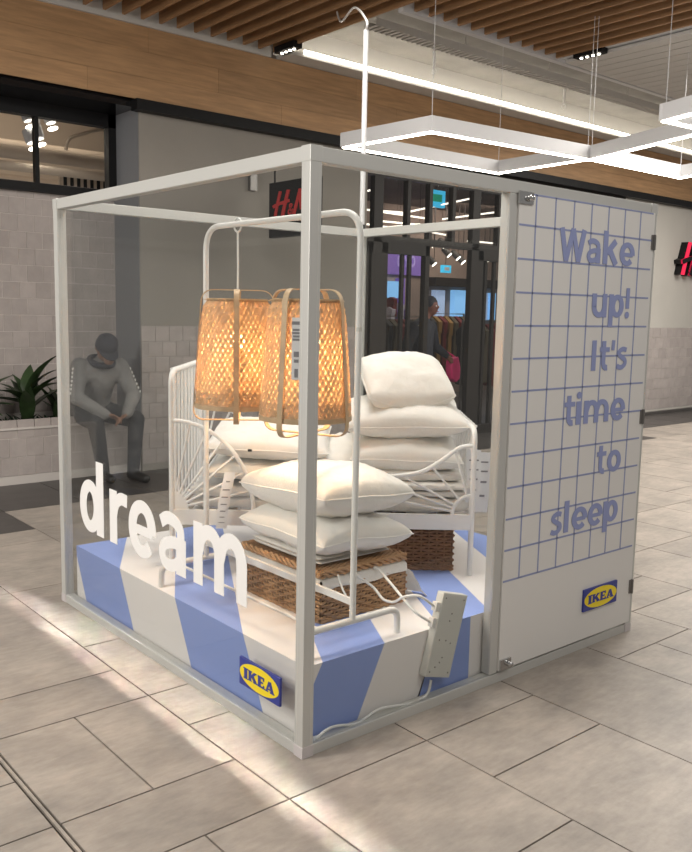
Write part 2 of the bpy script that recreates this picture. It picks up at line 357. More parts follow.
# ================================================================== FLOOR
floor = MB().box((-3.4, -3.4, -.06), (15.5, 5.30, -.004)).build('floor', M['grout']); tag(floor, kind='structure', label='beige stone tile floor of the mall')
XC, XW, YC, YW = -.183, .6285, .148, .321
tmesh = {}
def tile(x0, x1, y0, y1, dark=False):
    g = .0033; hx = (x1-x0)/2-g; hy = (y1-y0)/2-g
    k = (round(hx, 3), round(hy, 3), dark)
    if k not in tmesh: tmesh[k] = boxmesh('tile', hx, hy, .006, M['tile_dark' if dark else 'tile'])
    piece('tile', tmesh[k], ((x0+x1)/2, (y0+y1)/2, 0), floor)
expl = {-1: [(-7, -5, 0), (-5, -3, 0), (-3, -1, 1), (-1, 0, 0), (0, 2, 1), (2, 3, 0), (3, 7, 0), (7, 9, 0), (9, 11, 0)],
        0: [(-7, -5, 0), (-5, -3, 0), (-3, -1, 0), (-1, 1, 0), (1, 2, 0), (2, 4, 0), (4, 7, 0), (7, 10, 0), (10, 11, 0)],
        1: [(-6, -2, 0), (-2, -1, 0), (-1, 1, 0), (1, 5, 0), (5, 7, 0), (7, 11, 0)],
        2: [(-8, -4, 0), (-4, 0, 0), (0, 4, 0), (4, 8, 0), (8, 11, 0)],
        3: [(-5, -3, 0), (-3, -1, 1), (-1, 1, 0), (1, 5, 0), (5, 9, 0), (9, 11, 0)],
        4: [(-4, 0, 0), (0, 1, 0), (1, 3, 0), (3, 7, 0), (7, 11, 0)]}
for c in range(-4, 21):
    x0 = XC+XW*c; x1 = x0+XW
    if c == -2: x1 -= .022
    runs = expl.get(c)
    if not runs:
        runs = []; j = -8 if c < 6 else -4
        while j < 11:
            k = min(random.choice((1, 2, 2, 4)), 11-j); runs.append((j, j+k, 1 if k == 2 and random.random() < .35 else 0)); j += k
    for a, b, sp in runs:
        y0, y1 = YC+YW*a, YC+YW*b
        if x0 > -.1 and x1 < 2 and y0 > .1 and y1 < 2.05: continue      # wholly under the display plinth
        if sp: tile(x0, (x0+x1)/2, y0, y1); tile((x0+x1)/2, x1, y0, y1)
        else: tile(x0, x1, y0, y1)
    dk = c in (0, -1, 5, 6, 13, 18)
    tile(x0, x1, YC+YW*11, YC+YW*13, dk)
    tile(x0, x1, YC+YW*13, YC+YW*16, True)
tile(XC-XW-.018, XC-XW-.002, YC-YW*8, YC+YW*13)

# ================================================================== WALLS
def tilewall(parent, axisx, x0, x1, y, z0, z1, tw, th, side=-1, m='zellige', off=.5):
    """individually set glazed tiles on the plane Y = y (facing -Y)"""
    k = ('z', round(tw, 3), round(th, 3))
    if k not in tmesh: tmesh[k] = boxmesh('tile', tw/2-.0026, .006, th/2-.0026, M[m], .0012)
    row = 0; z = z0
    while z+th <= z1+.001:
        x = x0 - (tw*off if row % 2 else 0)
        while x < x1-.01:
            a = max(x, x0); b = min(x+tw, x1)
            if b-a > tw*.95:
                piece('tile', tmesh[k], ((a+b)/2, y+.002+random.uniform(-.0012, .0012), z+th-.0016), parent, (random.uniform(-.012, .012), 0, random.uniform(-.015, .015)))
            elif b-a > .02:
                kk = ('zc', round(b-a, 3), round(th, 3))
                if kk not in tmesh: tmesh[kk] = boxmesh('tile', (b-a)/2-.0025, .006, th/2-.0025, M[m])
                piece('tile', tmesh[kk], ((a+b)/2, y+.002, z+th-.0025), parent)
            x += tw
        row += 1; z += th
# recessed tiled wall on the left with the clerestory window over it
wl = MB(); wl.box((-1.6, 5.765, 0), (2.07, 5.85, 2.60)); wl.box((-1.6, 5.765, 3.52), (2.07, 5.85, 3.62))
wall_left = wl.build('wall_left', M['zellige_grout']); tag(wall_left, kind='structure', label='recessed wall of pale glazed tiles behind the planter')
tilewall(wall_left, 'x', .45, 2.07, 5.765, .5, 2.6, .15, .15)
# grey pier between window and shop
wb = MB(); wb.box((2.07, 5.25, 0), (4.86, 5.85, 3.45)); wall_back = wb.build('wall_back', M['wallgrey']); tag(wall_back, kind='structure', label='grey painted wall pier behind the display booth')
MB().box((2.062, 5.262, .5), (2.07, 5.765, 3.39)).build('side_face', M['wallside'], wall_back)  # thin sheet that makes the pier's left side darker than its front
tilewall(wall_back, 'x', 2.07, 4.86, 5.25, 0, 1.32, .1468, .1467)
# wall right of the shop
wr = MB(); wr.box((10.0, 5.25, 0), (15.5, 5.5, 3.45)); wall_right = wr.build('wall_right', M['wallwhite']); tag(wall_right, kind='structure', label='pale wall with red letter sign right of the shop')
tilewall(wall_right, 'x', 10.0, 13.6, 5.25, 0, 1.32, .22, .165)
MB().box((10.0, 5.18, 0), (15.5, 5.25, .05)).build('baseboard_right', M['tile_dark'], wall_right)

# black soffit and frame of the clerestory window
window_1 = thing('window_1', (1, 5.76, 2.6), kind='structure', label='black framed clerestory window above the tiled wall')
MB().box((-1.6, 5.25, 3.36), (2.07, 5.80, 3.44)).build('soffit', M['gloss_black'], window_1)
MB().box((-1.6, 5.70, 3.24), (2.07, 5.80, 3.36)).build('window_frame', M['black'], window_1)
MB().box((-1.6, 5.70, 2.58), (2.07, 5.80, 2.66)).build('window_frame', M['black'], window_1)
MB().box((1.985, 5.70, 2.60), (2.07, 5.80, 3.36)).build('window_frame', M['black'], window_1)
MB().box((1.29, 5.72, 2.66), (1.325, 5.79, 3.24)).build('mullion', M['black'], window_1)
MB().box((.35, 5.72, 2.66), (.385, 5.79, 3.24)).build('mullion', M['black'], window_1)
for a, b in ((-1.5, .35), (.385, 1.29), (1.325, 1.985)):
    MB().box((a, 5.75, 2.66), (b, 5.756, 3.24)).build('pane', M['shopglass'], window_1)
# room glimpsed behind the clerestory
rb = MB(); rb.box((-2.5, 9.0, 1.9), (5.0, 9.1, 4.6)); rb.box((-2.5, 5.9, 4.35), (5.0, 9.1, 4.45)); tag(rb.build('wall_upstairs', M['duct']), kind='structure', label='tan wall and ceiling seen through the clerestory window')
for i, (y_, z_, r_) in enumerate(((7.2, 3.15, .07), (7.9, 3.35, .05), (6.7, 2.93, .045), (8.4, 3.0, .09))):
    tag(MB().tube([(-2.4, y_, z_), (4.6, y_, z_)], r_, 12).build('ceiling_pipe', M['duct'], smooth=True), ['thick tan duct pipe behind the clerestory window, middle height', 'slim tan pipe highest behind the clerestory window', 'slim tan pipe low behind the clerestory window', 'fat tan duct at the back behind the clerestory window'][i], 'pipe', 'pipes behind the clerestory window')
for i, (px, py) in enumerate(((30, 124), (52, 126), (33, 146), (40, 142))):
    p = at(px, py, 'y', 6.6); t = thing('spotlight', p, ['white spotlight highest left behind the clerestory window', 'white spotlight right of the clerestory mullion', 'white spotlight hanging left of the clerestory mullion', 'white spotlight lowest right at the clerestory mullion'][i], 'spotlight', 'spotlights behind the clerestory window')
    ax = V((.2, -.3, -1)).normalized()
    MB().lathe([(.05, 0), (.06, .02), (.06, .13), (.03, .15)], p-ax*.03, 14, axis=-ax).build('housing', M['lampgrey'], t, True)
    MB().lathe([(.05, -.004), (.05, .004)], p+ax*.028, 14, axis=-ax).build('lens', M['led'], t)
    MB().tube([p+V((0, 0, .1)), (p.x, p.y, 4.35)], .008, 6).build('stem', M['lampgrey'], t)
tag(MB().tube([at(40, 188.5, 'y', 6.0), at(84, 193.5, 'y', 6.0)], .022, 8).build('light_tube', M['led']), 'bright white light tube at the sill of the clerestory window', 'light')
vp = at(84, 186, 'y', 7.0); vent = thing('slotted_grille', vp, 'tan tray with dark slots low behind the clerestory window', 'grille')
p, q = at(60, 190, 'y', 7.0), at(108, 176, 'y', 7.0)
MB().box((p.x, 7.0, p.z), (q.x+.3, 7.04, q.z)).build('tray', M['duct'], vent)
for i in range(13): x = p.x+.04+i*.075; MB().box((x, 6.99, p.z+.02), (x+.035, 7.001, q.z-.02)).build('slot', M['black'], vent)
# bent pipe and cross beams
tag(MB().tube(rounded([at(66, 150, 'y', 6.8), at(68, 138, 'y', 6.8), at(96, 130, 'y', 6.8), at(118, 129, 'y', 6.8)], .08, 5), .018, 8).build('ceiling_pipe', M['duct'], smooth=True), 'bent tan pipe hooked near the middle of the clerestory window', 'pipe', 'pipes behind the clerestory window')
for i, x in enumerate((1.2, 2.4, 3.4)):
    tag(MB().box((x, 6.0, 3.95), (x+.16, 9.0, 4.35)).build('ceiling_beam', M['shoptaupe']), ['taupe ceiling beam at the left behind the clerestory window', 'taupe ceiling beam at the middle behind the clerestory window', 'taupe ceiling beam at the right behind the clerestory window'][i], 'beam', 'beams behind the clerestory window')
# oak fascia
trim_1 = MB().box((-1.6, 5.19, 3.44), (15.5, 5.9, 4.05)).build('trim_1', M['void']); tag(trim_1, kind='structure', label='oak plank fascia running above the shop front')
zr = [3.42, 3.615, 3.835, 4.05]
for k in range(3):
    x = [-1.6, -1.0, -1.3][k]+.1; seq = {0: [1.55, 3.61], 1: [2.867, 5.2], 2: [2.13, 4.6]}[k]
    cuts = [-1.6]+seq
    while cuts[-1] < 15: cuts.append(cuts[-1]+2.1+.3*k)
    cuts = [c for c in cuts if c < 15.3]+[15.5]
    for a, b in zip(cuts, cuts[1:]):
        MB().box((a+.001, 5.172, zr[k]+.001), (b-.001, 5.19, zr[k+1]-.001)).build('plank', M['oak'], trim_1)
trim_2 = MB().box((2.0, 5.14, 3.325), (15.5, 5.26, 3.42)).build('trim_2', M['black']); tag(trim_2, kind='structure', label='black edge strip under the oak fascia')

# ================================================================== CEILING
ceiling = MB().box((-3.4, -1.2, 4.32), (3.5, 5.9, 4.36)).box((3.5, -1.2, 4.32), (5.66, 3.3, 4.36)).build('ceiling', M['void']); tag(ceiling, kind='structure', label='brown wooden slat ceiling')
sl = {}
def slat(x, y0, y1):
    k = round(y1-y0, 2)
    if k not in sl: sl[k] = boxmesh('slat', .013, (y1-y0)/2, .085, M['slat'])
    piece('slat', sl[k], (x, (y0+y1)/2, 4.17), ceiling)
x = 3.46
while x > -2.2: slat(x, -.8, 5.10); x -= .178
x = 3.46+.178
while x < 5.68: slat(x, -1.0, 3.3); x += .178
MB().box((-3.4, 5.145, 4.05), (3.46, 5.168, 4.30)).build('carrier', M['ceilwhite'], ceiling)
MB().box((3.5, 3.30, 4.06), (15, 3.36, 4.30)).build('edge_profile', M['lampgrey'], ceiling)
slab = MB().box((3.5, 3.3, 4.40), (15.5, 5.9, 4.46)).box((3.46, 3.3, 4.14), (3.50, 5.2, 4.5)).build('ceiling_slab', M['concrete']); tag(slab, kind='structure', label='grey raw slab in the open ceiling gap')
cw = MB()
x = 5.72
while x < 15.3: cw.box((x, -1.5, 4.06), (x+.165, 3.28, 4.09)); x += .178
cwo = cw.build('ceiling_boards', M['ceilwhite']); tag(cwo, kind='structure', label='white boarded ceiling right of the wooden slats')
MB().box((5.66, -1.5, 4.10), (15.5, 3.3, 4.14)).build('backing', M['lampgrey'], cwo)
# cove with LED line along the fascia
cove = thing('cove_light', (9, 5.05, 4.05), 'white ledge with bright LED line along the top of the oak fascia', 'light')
MB().box((3.55, 4.93, 4.055), (15.5, 5.19, 4.085)).build('ledge', M['ceilwhite'], cove)
MB().box((3.7, 4.915, 4.088), (15.3, 4.93, 4.118)).build('led_strip', M['led_cove'], cove)
MB().box((3.5, 5.17, 4.085), (15.5, 5.19, 4.4)).build('back_board', M['ceilwhite'], cove)
# cable tray
tr = thing('cable_tray', (9, 4.15, 4.2), 'perforated white metal cable tray under the grey slab', 'tray')
b = MB()
for yy in (4.08, 4.24): b.box((3.9, yy, 4.21), (14, yy+.004, 4.28))
b.build('side_rail', M['ceilwhite'], tr)
b = MB(); x = 3.9
while x < 13.9: b.box((x, 4.084, 4.21), (x+.035, 4.24, 4.214)); x += .07
tag(b.build('rungs', M['ceilwhite'], tr), kind='stuff')
for x in (5.2, 6.6, 8.2, 10): MB().tube([(x, 4.16, 4.22), (x, 4.16, 4.5)], .006, 6).build('hanger', M['ceilwhite'], tr)
for i, x in enumerate((5.35, 7.7)):
    t = thing('ceiling_bracket', (x, 4.75, 4.2), ['white drop rod with hook below the slab, over the pendant frame', 'white drop rod with hook below the slab, above the panel'][i], 'bracket')
    MB().tube([(x, 4.75, 4.5), (x, 4.75, 4.22)], .016, 8).build('rod', M['white'], t)
    MB().tube([V((x, 4.75, 4.19))+V((0, .03*math.cos(a), .03*math.sin(a))) for a in [k*math.pi/6 for k in range(12)]], .006, 6, True).build('hook', M['white'], t)
# downlights set between slats
for i, (px, py) in enumerate(((288, 52), (590, 57))):
    p = at(px, py, 'z', 4.04); t = thing('downlight', p, ['small black downlight at the end of the left slats', 'small white downlight among the right slats'][i], 'downlight')
    MB().box((p.x-.05, p.y-.16, 4.05), (p.x+.05, p.y+.16, 4.11)).build('housing', M['black'], t)
    for k in range(4): MB().lathe([(.014, -.004), (.014, .004)], (p.x, p.y-.1+k*.066, 4.046), 10).build('lens', M['led'], t)

# pendant LED frames
def pendant(pts, label, wires):
    z = 2.9; P = [V((a, b_, z)) for a, b_ in pts]; c = sum(P, V())/len(P)
    t = thing('pendant_frame_light', c, label, 'pendant light', 'LED frames hung over the booth')
    n = len(P)
    for i in range(n):
        a, b_ = P[i], P[(i+1) % n]; d = (b_-a).normalized(); q = V((-d.y, d.x, 0)); m = (a+b_)/2; h = (b_-a)/2
        MB().obox(m+V((0, 0, .065)), h+d*.03, q*.03, (0, 0, .055)).build('profile', M['lampgrey'], t)
        MB().obox(m+V((0, 0, .004)), h+d*.02, q*.016, (0, 0, .006)).build('led_strip', M['led'], t)
    for k in wires: MB().tube([P[k]+V((0, 0, .1)), V((P[k].x, P[k].y, 4.08))], .0025, 5).build('wire', M['lampgrey'], t)
pendant([(2.99, 3.41), (3.04, 2.47), (4.80, 2.32), (4.87, 3.37)], 'rhombus white LED pendant frame left, directly over the booth', (1, 2, 3))
pendant([(4.83, 2.30), (4.45, 1.17), (5.95, 1.08), (6.25, 2.27)], 'rhombus white LED pendant frame right of the booth top', (0, 3))
pendant([(3.885, 1.065), (3.74, .60), (4.9, .3), (5.2, .94)], 'LED pendant frame nearest the right photo edge', (0,))
# conduit feeding the booth
cdt = thing('power_conduit', (2.05, 2.1, 2.1), 'white conduit pole rising from the booth back corner to the ceiling', 'conduit')
MB().tube([(2.05, 2.1, 2.1), (2.05, 2.1, 3.34)], .017, 10).build('pole', M['lampgrey'], cdt, True)
MB().tube([(2.05, 2.1, 2.1), (2.05, 2.1, 2.13)], .024, 10).build('joint', M['dark'], cdt, True)
pe = at(337, 12, 'z', 4.05); ps = V((2.05, 2.1, 3.34))
MB().tube(spline([ps, ps+V((.0, .0, .06)), ps+(pe-ps)*.35+V((0, 0, .1)), ps+(pe-ps)*.8+V((0, 0, -.05)), pe], 8), .008, 8).build('cable', M['white'], cdt, True)

# ================================================================== SHOP FRONT
door_1 = thing('door_1', (7.4, 5.3, 0), kind='structure', label='dark framed glazed shop front with entrance doors')
def fr(name, x0, x1, z0, z1, y0=5.25, y1=5.33, m='darkframe'): return MB().box((x0, y0, z0), (x1, y1, z1)).build(name, M[m], door_1)
fr('head', 4.86, 10.0, 3.09, 3.45)
xm = [(4.975, 5.11), (5.495, 5.545), (5.86, 5.912), (6.262, 6.316), (6.64, 6.775), (7.125, 7.185), (7.55, 7.60), (7.98, 8.03), (8.40, 8.53), (8.95, 9.0), (9.45, 9.5)]
for a, b_ in xm: fr('mullion', a, b_, 2.44 if (b_-a) < .1 else 0, 3.09)
fr('transom', 4.86, 10.0, 2.36, 2.44)
px = 4.86
for a, b_ in xm+[(10.0, 10.0)]:
    MB().box((px, 5.285, 2.44), (a, 5.291, 3.09)).build('pane', M['shopglass'], door_1); px = b_
for a, b_, g in ((5.11, 5.89, 1), (5.89, 6.64, 0), (6.775, 7.6, 1), (7.6, 8.4, 1), (8.53, 10.0, 1), (4.86, 4.975, 1)):
    if not g: continue
    fr('door_frame', a, a+.09, 0, 2.36); fr('door_frame', b_-.07, b_, 0, 2.36)
    fr('door_rail', a, b_, 2.24, 2.36); fr('door_rail', a, b_, 0, .12)
    MB().box((a+.09, 5.285, .12), (b_-.07, 5.291, 2.24)).build('pane', M['shopglass'], door_1)
for a in (5.46, 5.58, 6.95, 7.12, 7.30): fr('stile', a, a+.045, .12, 2.24, 5.29, 5.33)
# shop interior shell
sh = MB(); sh.box((4.0, 5.25, -.06), (17, 9.6, -.002)); tag(sh.build('floor_shop', M['shopfloor']), kind='structure', label='grey shop floor behind the doors')
tag(MB().box((4.86, 5.34, 3.5), (17, 9.56, 3.6)).build('ceiling_shop', M['shopbrown']), kind='structure', label='brown shop ceiling behind the transom panes')
tag(MB().box((4.6, 9.56, 0), (17, 9.66, 3.6)).build('wall_shop', M['shoptaupe']), kind='structure', label='taupe back wall of the shop')
for i, (a, b_) in enumerate((((362, 193), (376, 189)), ((362, 207), (408, 213)), ((384, 209), (430, 219)), ((410, 213), (473, 198)), ((384, 219), (422, 225)), ((455, 218), (505, 211)), ((366, 221), (400, 229)), ((432, 229), (446, 235)), ((384, 228), (420, 224)), ((480, 240), (512, 245)))):
    p, q = at(*a, 'y', 6.5), at(*b_, 'y', 6.5); p.y += .25
    t = MB().tube([p, q], .012, 6).build('linear_lamp', M['shop_led'])
    for h_ in (p, q): MB().tube([h_, (h_.x, h_.y, 3.5)], .002, 4).build('wire', M['darkframe'], t)
    tag(t, 'thin white linear lamp hung in the shop, number %s from the left' % ['one', 'two', 'three', 'four', 'five', 'six', 'seven', 'eight', 'nine', 'ten'][i], 'lamp', 'linear lamps in the shop')
YB = 9.5
def quad(name, x0, y0, x1, y1, m, Y=YB, th=.05, parent=None):
    p, q = at(x0, y0, 'y', Y), at(x1, y1, 'y', Y)
    return MB().box((min(p.x, q.x), Y, min(p.z, q.z)), (max(p.x, q.x), Y+th, max(p.z, q.z))).build(name, M[m], parent)
# purple shop fascia far inside with letters
pf = thing('purple_fascia', at(405, 275, 'y', YB), 'purple lit fascia with pale letters deep inside the shop', 'sign')
quad('board', 364, 250, 424, 276, 'purple', YB, .055, pf)
lb = MB()
for (x0, x1), ch in zip(((397, 402), (404, 409), (410, 415)), 'OYO'):
    p = at(x0, 267, 'y', YB-.01); q = at(x1, 256, 'y', YB-.01); letters(lb, ch, (p.x, YB-.001, p.z), (q.x-p.x, 0, 0), (0, 0, q.z-p.z), (0, -1, 0), .02)
lb.build('letters', M['lilac'], pf)
for i, a in enumerate(((366, 282, 374, 322, 'bluescreen'), (388, 281, 399, 298, 'bluescreen'), (400, 278, 404, 326, 'purple'), (436, 290, 444, 326, 'paleblue'), (455, 290, 466, 326, 'bluescreen'), (482, 293, 487, 320, 'paleblue'), (491, 293, 495, 320, 'bluescreen'))):
    tag(quad('display_screen', *a, Y=9.44, th=.12), ['lit blue display at the far left shop pane', 'bright cyan display under the purple fascia', 'purple lit column below the fascia', 'pale blue window glow behind the clothing rails, left', 'bright blue window glow behind the clothing rails', 'narrow pale blue glow behind the right door', 'narrow blue glow at the right door edge'][i], 'display', 'lit displays in the shop')
tag(quad('dark_bulkhead', 436, 277, 515, 290, 'darkframe', 9.3, .26), 'dark horizontal bulkhead across the back of the shop', 'bulkhead')
tag(MB().box((8.5, 9.0, 0), (9.7, 9.5, 1.27)).build('dark_counter', M['cloth_k']), 'dark counter at the back of the shop below the purple display', 'counter')
# track spots on the taupe wall
for i, (px, py) in enumerate(((434, 245), (445, 246), (452, 245), (449, 255), (458, 258), (434, 264), (463, 262), (484, 261), (489, 260))):
    p = at(px, py, 'y', 8.6); t = thing('track_spot', p, 'black track spot lit white at the shop ceiling, %s from the left' % ['first', 'third', 'fifth', 'fourth', 'sixth', 'second and lower', 'seventh', 'eighth', 'last'][i], 'spotlight', 'track spots in the shop')
    ax = V((.4, -.5, -.7)).normalized()
    MB().lathe([(.055, 0), (.055, .15), (.03, .17)], p, 10, axis=-ax).build('housing', M['darkframe'], t, True)
    MB().lathe([(.05, -.004), (.05, .004)], p+ax*.01, 10, axis=-ax).build('lens', M['led'], t)
    MB().tube([p, (p.x, p.y, 3.5)], .006, 5).build('stem', M['darkframe'], t)
for i, (x0, y0, x1, y1, Y) in enumerate(((430, 189, 445, 208, 6.6), (443, 265, 451, 273, 8.4))):
    t = thing('exit_sign', at(x0, y1, 'y', Y), ['cyan and green lit exit sign behind the transom panes', 'small cyan lit sign low in the shop'][i], 'sign')
    quad('case', x0, y0, x1, y1, 'cyan', Y, .06, t)
    quad('pictogram', x0+(x1-x0)*.25, y0+(y1-y0)*.25, x1-(x1-x0)*.2, y1-(y1-y0)*.3, 'green' if i == 0 else 'white', Y-.012, .01, t)
    c = at((x0+x1)/2, y0, 'y', Y); MB().tube([(c.x, Y+.03, c.z), (c.x, Y+.03, 3.5)], .006, 5).build('hanger', M['darkframe'], t)
# clothing rails with garments
gk = ['cloth_k', 'cloth_o', 'cloth_r', 'cloth_k', 'cloth_y', 'cloth_o', 'cloth_k', 'cloth_r']
def garment(p, m, hgt, wdt, label):
    b = MB(); d = V((.25, 1, 0)).normalized()*wdt; e = V((1, -.25, 0)).normalized()*.035
    prof = [(0, 0), (.25, -.02), (1, -.12), (.92, -.35), (.80, -.3), (.85, -1), (-.85, -1), (-.80, -.3), (-.92, -.35), (-1, -.12), (-.25, -.02)]
    b.prism([V(p)+d*a+V((0, 0, c*hgt))-e for a, c in prof], e*2)
    tag(b.build('garment', M[m]), label, 'garment', 'garments on the shop rails')
ORD = ['first', 'second', 'third', 'fourth', 'fifth', 'sixth', 'seventh', 'eighth', 'ninth']
CN = {'cloth_k': 'black', 'cloth_o': 'olive', 'cloth_r': 'dark red', 'cloth_y': 'mustard', 'cloth_w': 'pale', 'cloth_p': 'purple'}
def rail(x0, x1, y, z, n, label, words):
    t = thing('clothing_rail', ((x0+x1)/2, y, 0), label, 'clothing rail')
    MB().tube([(x0, y, 0), (x0, y, z), (x1, y, z), (x1, y, 0)], .018, 6).build('rail_frame', M['hinge'], t)
    for i in range(n):
        m = random.choice(gk); garment((x0+(x1-x0)*(i+.5)/n, y, z-.04), m, random.uniform(.75, 1.0), .22, '%s garment, %s from the left %s' % (CN[m], ORD[i], words))
rail(7.0, 8.0, 7.3, 1.5, 8, 'clothing rail facing the open doorway', 'on the rail facing the doorway')
rail(8.0, 9.4, 6.6, 1.45, 9, 'clothing rail behind the right door panes', 'behind the right door panes')
rail(8.9, 10.0, 8.4, 1.55, 8, 'clothing rail at the back under the blue window', 'at the back under the blue window')
for i, (px, py) in enumerate(((390, 315), (396, 318), (392, 305), (399, 311), (404, 317))):
    garment(at(px, py-8, 'y', 8.75), ['cloth_w', 'cloth_p', 'cloth_r', 'cloth_w', 'cloth_p'][i], .34, .14, ['small pale garment leftmost under the purple fascia', 'small purple garment low under the purple fascia', 'small dark red garment highest under the purple fascia', 'small pale garment right of centre under the purple fascia', 'small purple garment rightmost under the purple fascia'][i])
area('shop_light', (8.2, 7.6, 3.45), (8.2, 7.6, 0), 3, 1.5, 40, (1, .86, .74))
area('shop_light', (10.2, 8.4, 3.45), (10.4, 9.5, 2.3), 2, .6, 45, (1, .84, .72))
area('upstairs_light', (1.4, 7.3, 3.9), (1.4, 9.0, 3.2), 3, .6, 20, (1, .88, .72))

# red letter sign on the right wall, black blade sign on the pier
hs = thing('letter_sign', (12.1, 5.2, 2.25), 'red script letters with black sides on the pale right wall', 'sign')
def hm(mb, org, ex, ey, nrm, th, mi=0):
    for s_, a, b_, lo, hi in (('H2', 0, .44, 0, 1), ('&2', .42, .56, .02, .46), ('M2', .55, 1, 0, 1)):
        letters(mb, s_, V(org)+V(ex)*a+V(ey)*lo, V(ex)*(b_-a), V(ey)*(hi-lo), nrm, th, mi)
shear = V((.10, 0, .55))
b = MB(); hm(b, (11.43, 5.248, 2.24), (1.15, 0, 0), shear, (0, -1, 0), .12); b.build('letter_sides', M['black'], hs)
b = MB(); hm(b, (11.43, 5.127, 2.24), (1.15, 0, 0), shear, (0, -1, 0), .02); b.build('letter_faces', M['red'], hs)
bs = thing('blade_sign', (3.3, 4.75, 2.25), 'black hanging blade sign with red letters bracketed to the grey pier', 'sign')
MB().box((3.27, 4.13, 2.262), (3.33, 4.89, 2.785)).build('board', M['black'], bs)
b = MB(); hm(b, (3.268, 4.84, 2.46), (0, -.62, 0), (0, -.04, .24), (-1, 0, 0), .006); b.build('letters', M['dullred'], bs)
MB().box((3.26, 5.20, 2.75), (3.34, 5.25, 2.97)).build('wall_bracket', M['hinge'], bs)
MB().tube([(3.3, 5.22, 2.92), (3.3, 4.1, 2.92)], .014, 8).build('arm', M['black'], bs)
for y_ in (4.84, 4.2): MB().tube([(3.3, y_, 2.92), (3.3, y_, 2.78)], .01, 6).build('hanger', M['black'], bs)

# ================================================================== PLANTER + PLANT
pl = MB(); pl.box((-1.6, 5.285, 0), (2.07, 5.36, .497)).box((-1.6, 5.36, 0), (2.07, 5.76, .43))
planter = pl.build('planter', M['zellige_grout']); tag(planter, 'long low planter bench clad in pale glazed tiles', 'planter')
tilewall(planter, 'x', .45, 2.07, 5.285, 0, .497, .15, .1655)
MB().box((-1.6, 5.365, .43), (2.06, 5.757, .45)).build('soil', M['soil'], planter)
MB().box((-1.6, 5.27, .488), (2.07, 5.365, .505)).build('coping', M['zellige_grout'], planter)
def leaf(mb, base, az, elev, L, wd, droop):
    d = V((math.cos(az), math.sin(az), 0)); s_ = V((-d.y, d.x, 0)); rows = 8; vs_ = []; e = elev; p = V(base)
    for i in range(rows+1):
        t = i/rows; w_ = wd*math.sin(math.pi*min(.06+t*.94, 1)**.75)*.5+.001; nrm = V((-d.x*math.sin(e), -d.y*math.sin(e), math.cos(e)))
        vs_ += [p-s_*w_+nrm*w_*.35, p, p+s_*w_+nrm*w_*.35]
        p = p+(d*math.cos(e)+V((0, 0, math.sin(e))))*(L/rows); e -= droop/rows
    n = len(vs_); low = [q-V((0, 0, .0025)) for q in vs_]; fs = []
    for i in range(rows):
        for j in range(2): fs += [(i*3+j, i*3+j+1, i*3+j+4, i*3+j+3), (n+i*3+j, n+i*3+j+3, n+i*3+j+4, n+i*3+j+1)]
    mb.add(vs_+low, fs)
def plant(loc, n, label, s=1.0, seed=1):
    rnd = random.Random(seed); t = thing('leafy_plant', loc, label, 'plant', 'plants in the planter')
    for i in range(n):
        b = MB(); az = 2*math.pi*(i*.382)+rnd.uniform(-.3, .3); el = rnd.uniform(.35, 1.35)
        leaf(b, V(loc)+V((0, 0, rnd.uniform(.05, .28)*s)), az, el if math.sin(az) < .2 else max(el, 1.25), rnd.uniform(.38, .58)*s*(1 if math.sin(az) < .2 else .7), .125*s, rnd.uniform(.3, 1.1)); b.build('leaf', M['leaf'], t, True)
    MB().tube([V(loc), V(loc)+V((.01, 0, .30*s))], .014, 7).build('stem', M['leaf_dark'], t)
plant((1.06, 5.46, .45), 17, 'broad leaved green plant beside the booth corner post', 1.0, 3)
plant((.62, 5.48, .45), 15, 'broad leaved green plant at the left photo edge', .85, 5)
plant((1.36, 5.52, .45), 12, 'low leafy plant behind the seated person', .75, 9)
b = MB(); rnd = random.Random(2)
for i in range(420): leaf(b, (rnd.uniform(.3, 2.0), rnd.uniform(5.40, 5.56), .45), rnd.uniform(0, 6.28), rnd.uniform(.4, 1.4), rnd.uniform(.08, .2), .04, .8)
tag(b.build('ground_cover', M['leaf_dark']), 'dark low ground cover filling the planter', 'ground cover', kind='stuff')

# ================================================================== DISPLAY BOOTH
BX, BY, BH, PW = 2.076, 2.124, 2.10, .048
booth = thing('display_booth', (BX/2, BY/2, 0), 'glass display booth with grey aluminium frame and printed white panel', 'booth')
def bb(name, lo, hi, m='alu', bevel=.003, par=None): return MB().box(lo, hi).build(name, M[m], par or booth, bevel=bevel)
for x, y in ((0, 0), (0, BY-PW), (BX-PW, 0), (BX-PW, BY-PW)):
    po = bb('post', (x, y, .0), (x+PW, y+PW, BH))
    bb('corner_cap', (x-.0015, y-.0015, -.0), (x+PW+.0015, y+PW+.0015, .048), 'alu_cap', .002, po)
    bb('corner_cap', (x-.0015, y-.0015, BH-.05), (x+PW+.0015, y+PW+.0015, BH+.0015), 'alu', .002, po)
    MB().box((x-.0006, y+.034, .05), (x+.004, y+.0355, BH-.05)).build('groove', M['plug'], po); MB().box((x+.034, y-.0006, .05), (x+.0355, y+.004, BH-.05)).build('groove', M['plug'], po)
bb('post', (1.0, .004, .05), (1.048, .05, BH-.05))
for z0, z1 in ((.0, .046), (BH-.05, BH)):
    bb('rail', (PW, .003, z0), (BX-PW, .05, z1)); bb('rail', (PW, BY-.05, z0), (BX-PW, BY-.003, z1))
    bb('rail', (.003, PW, z0), (.05, BY-PW, z1)); bb('rail', (BX-.05, PW, z0), (BX-.003, BY-PW, z1))
bb('glass_pane', (.010, PW, .046), (.016, BY-PW, BH-.05), 'glass', 0)
bb('glass_pane', (PW, .010, .046), (1.0, .016, BH-.05), 'glass', 0)
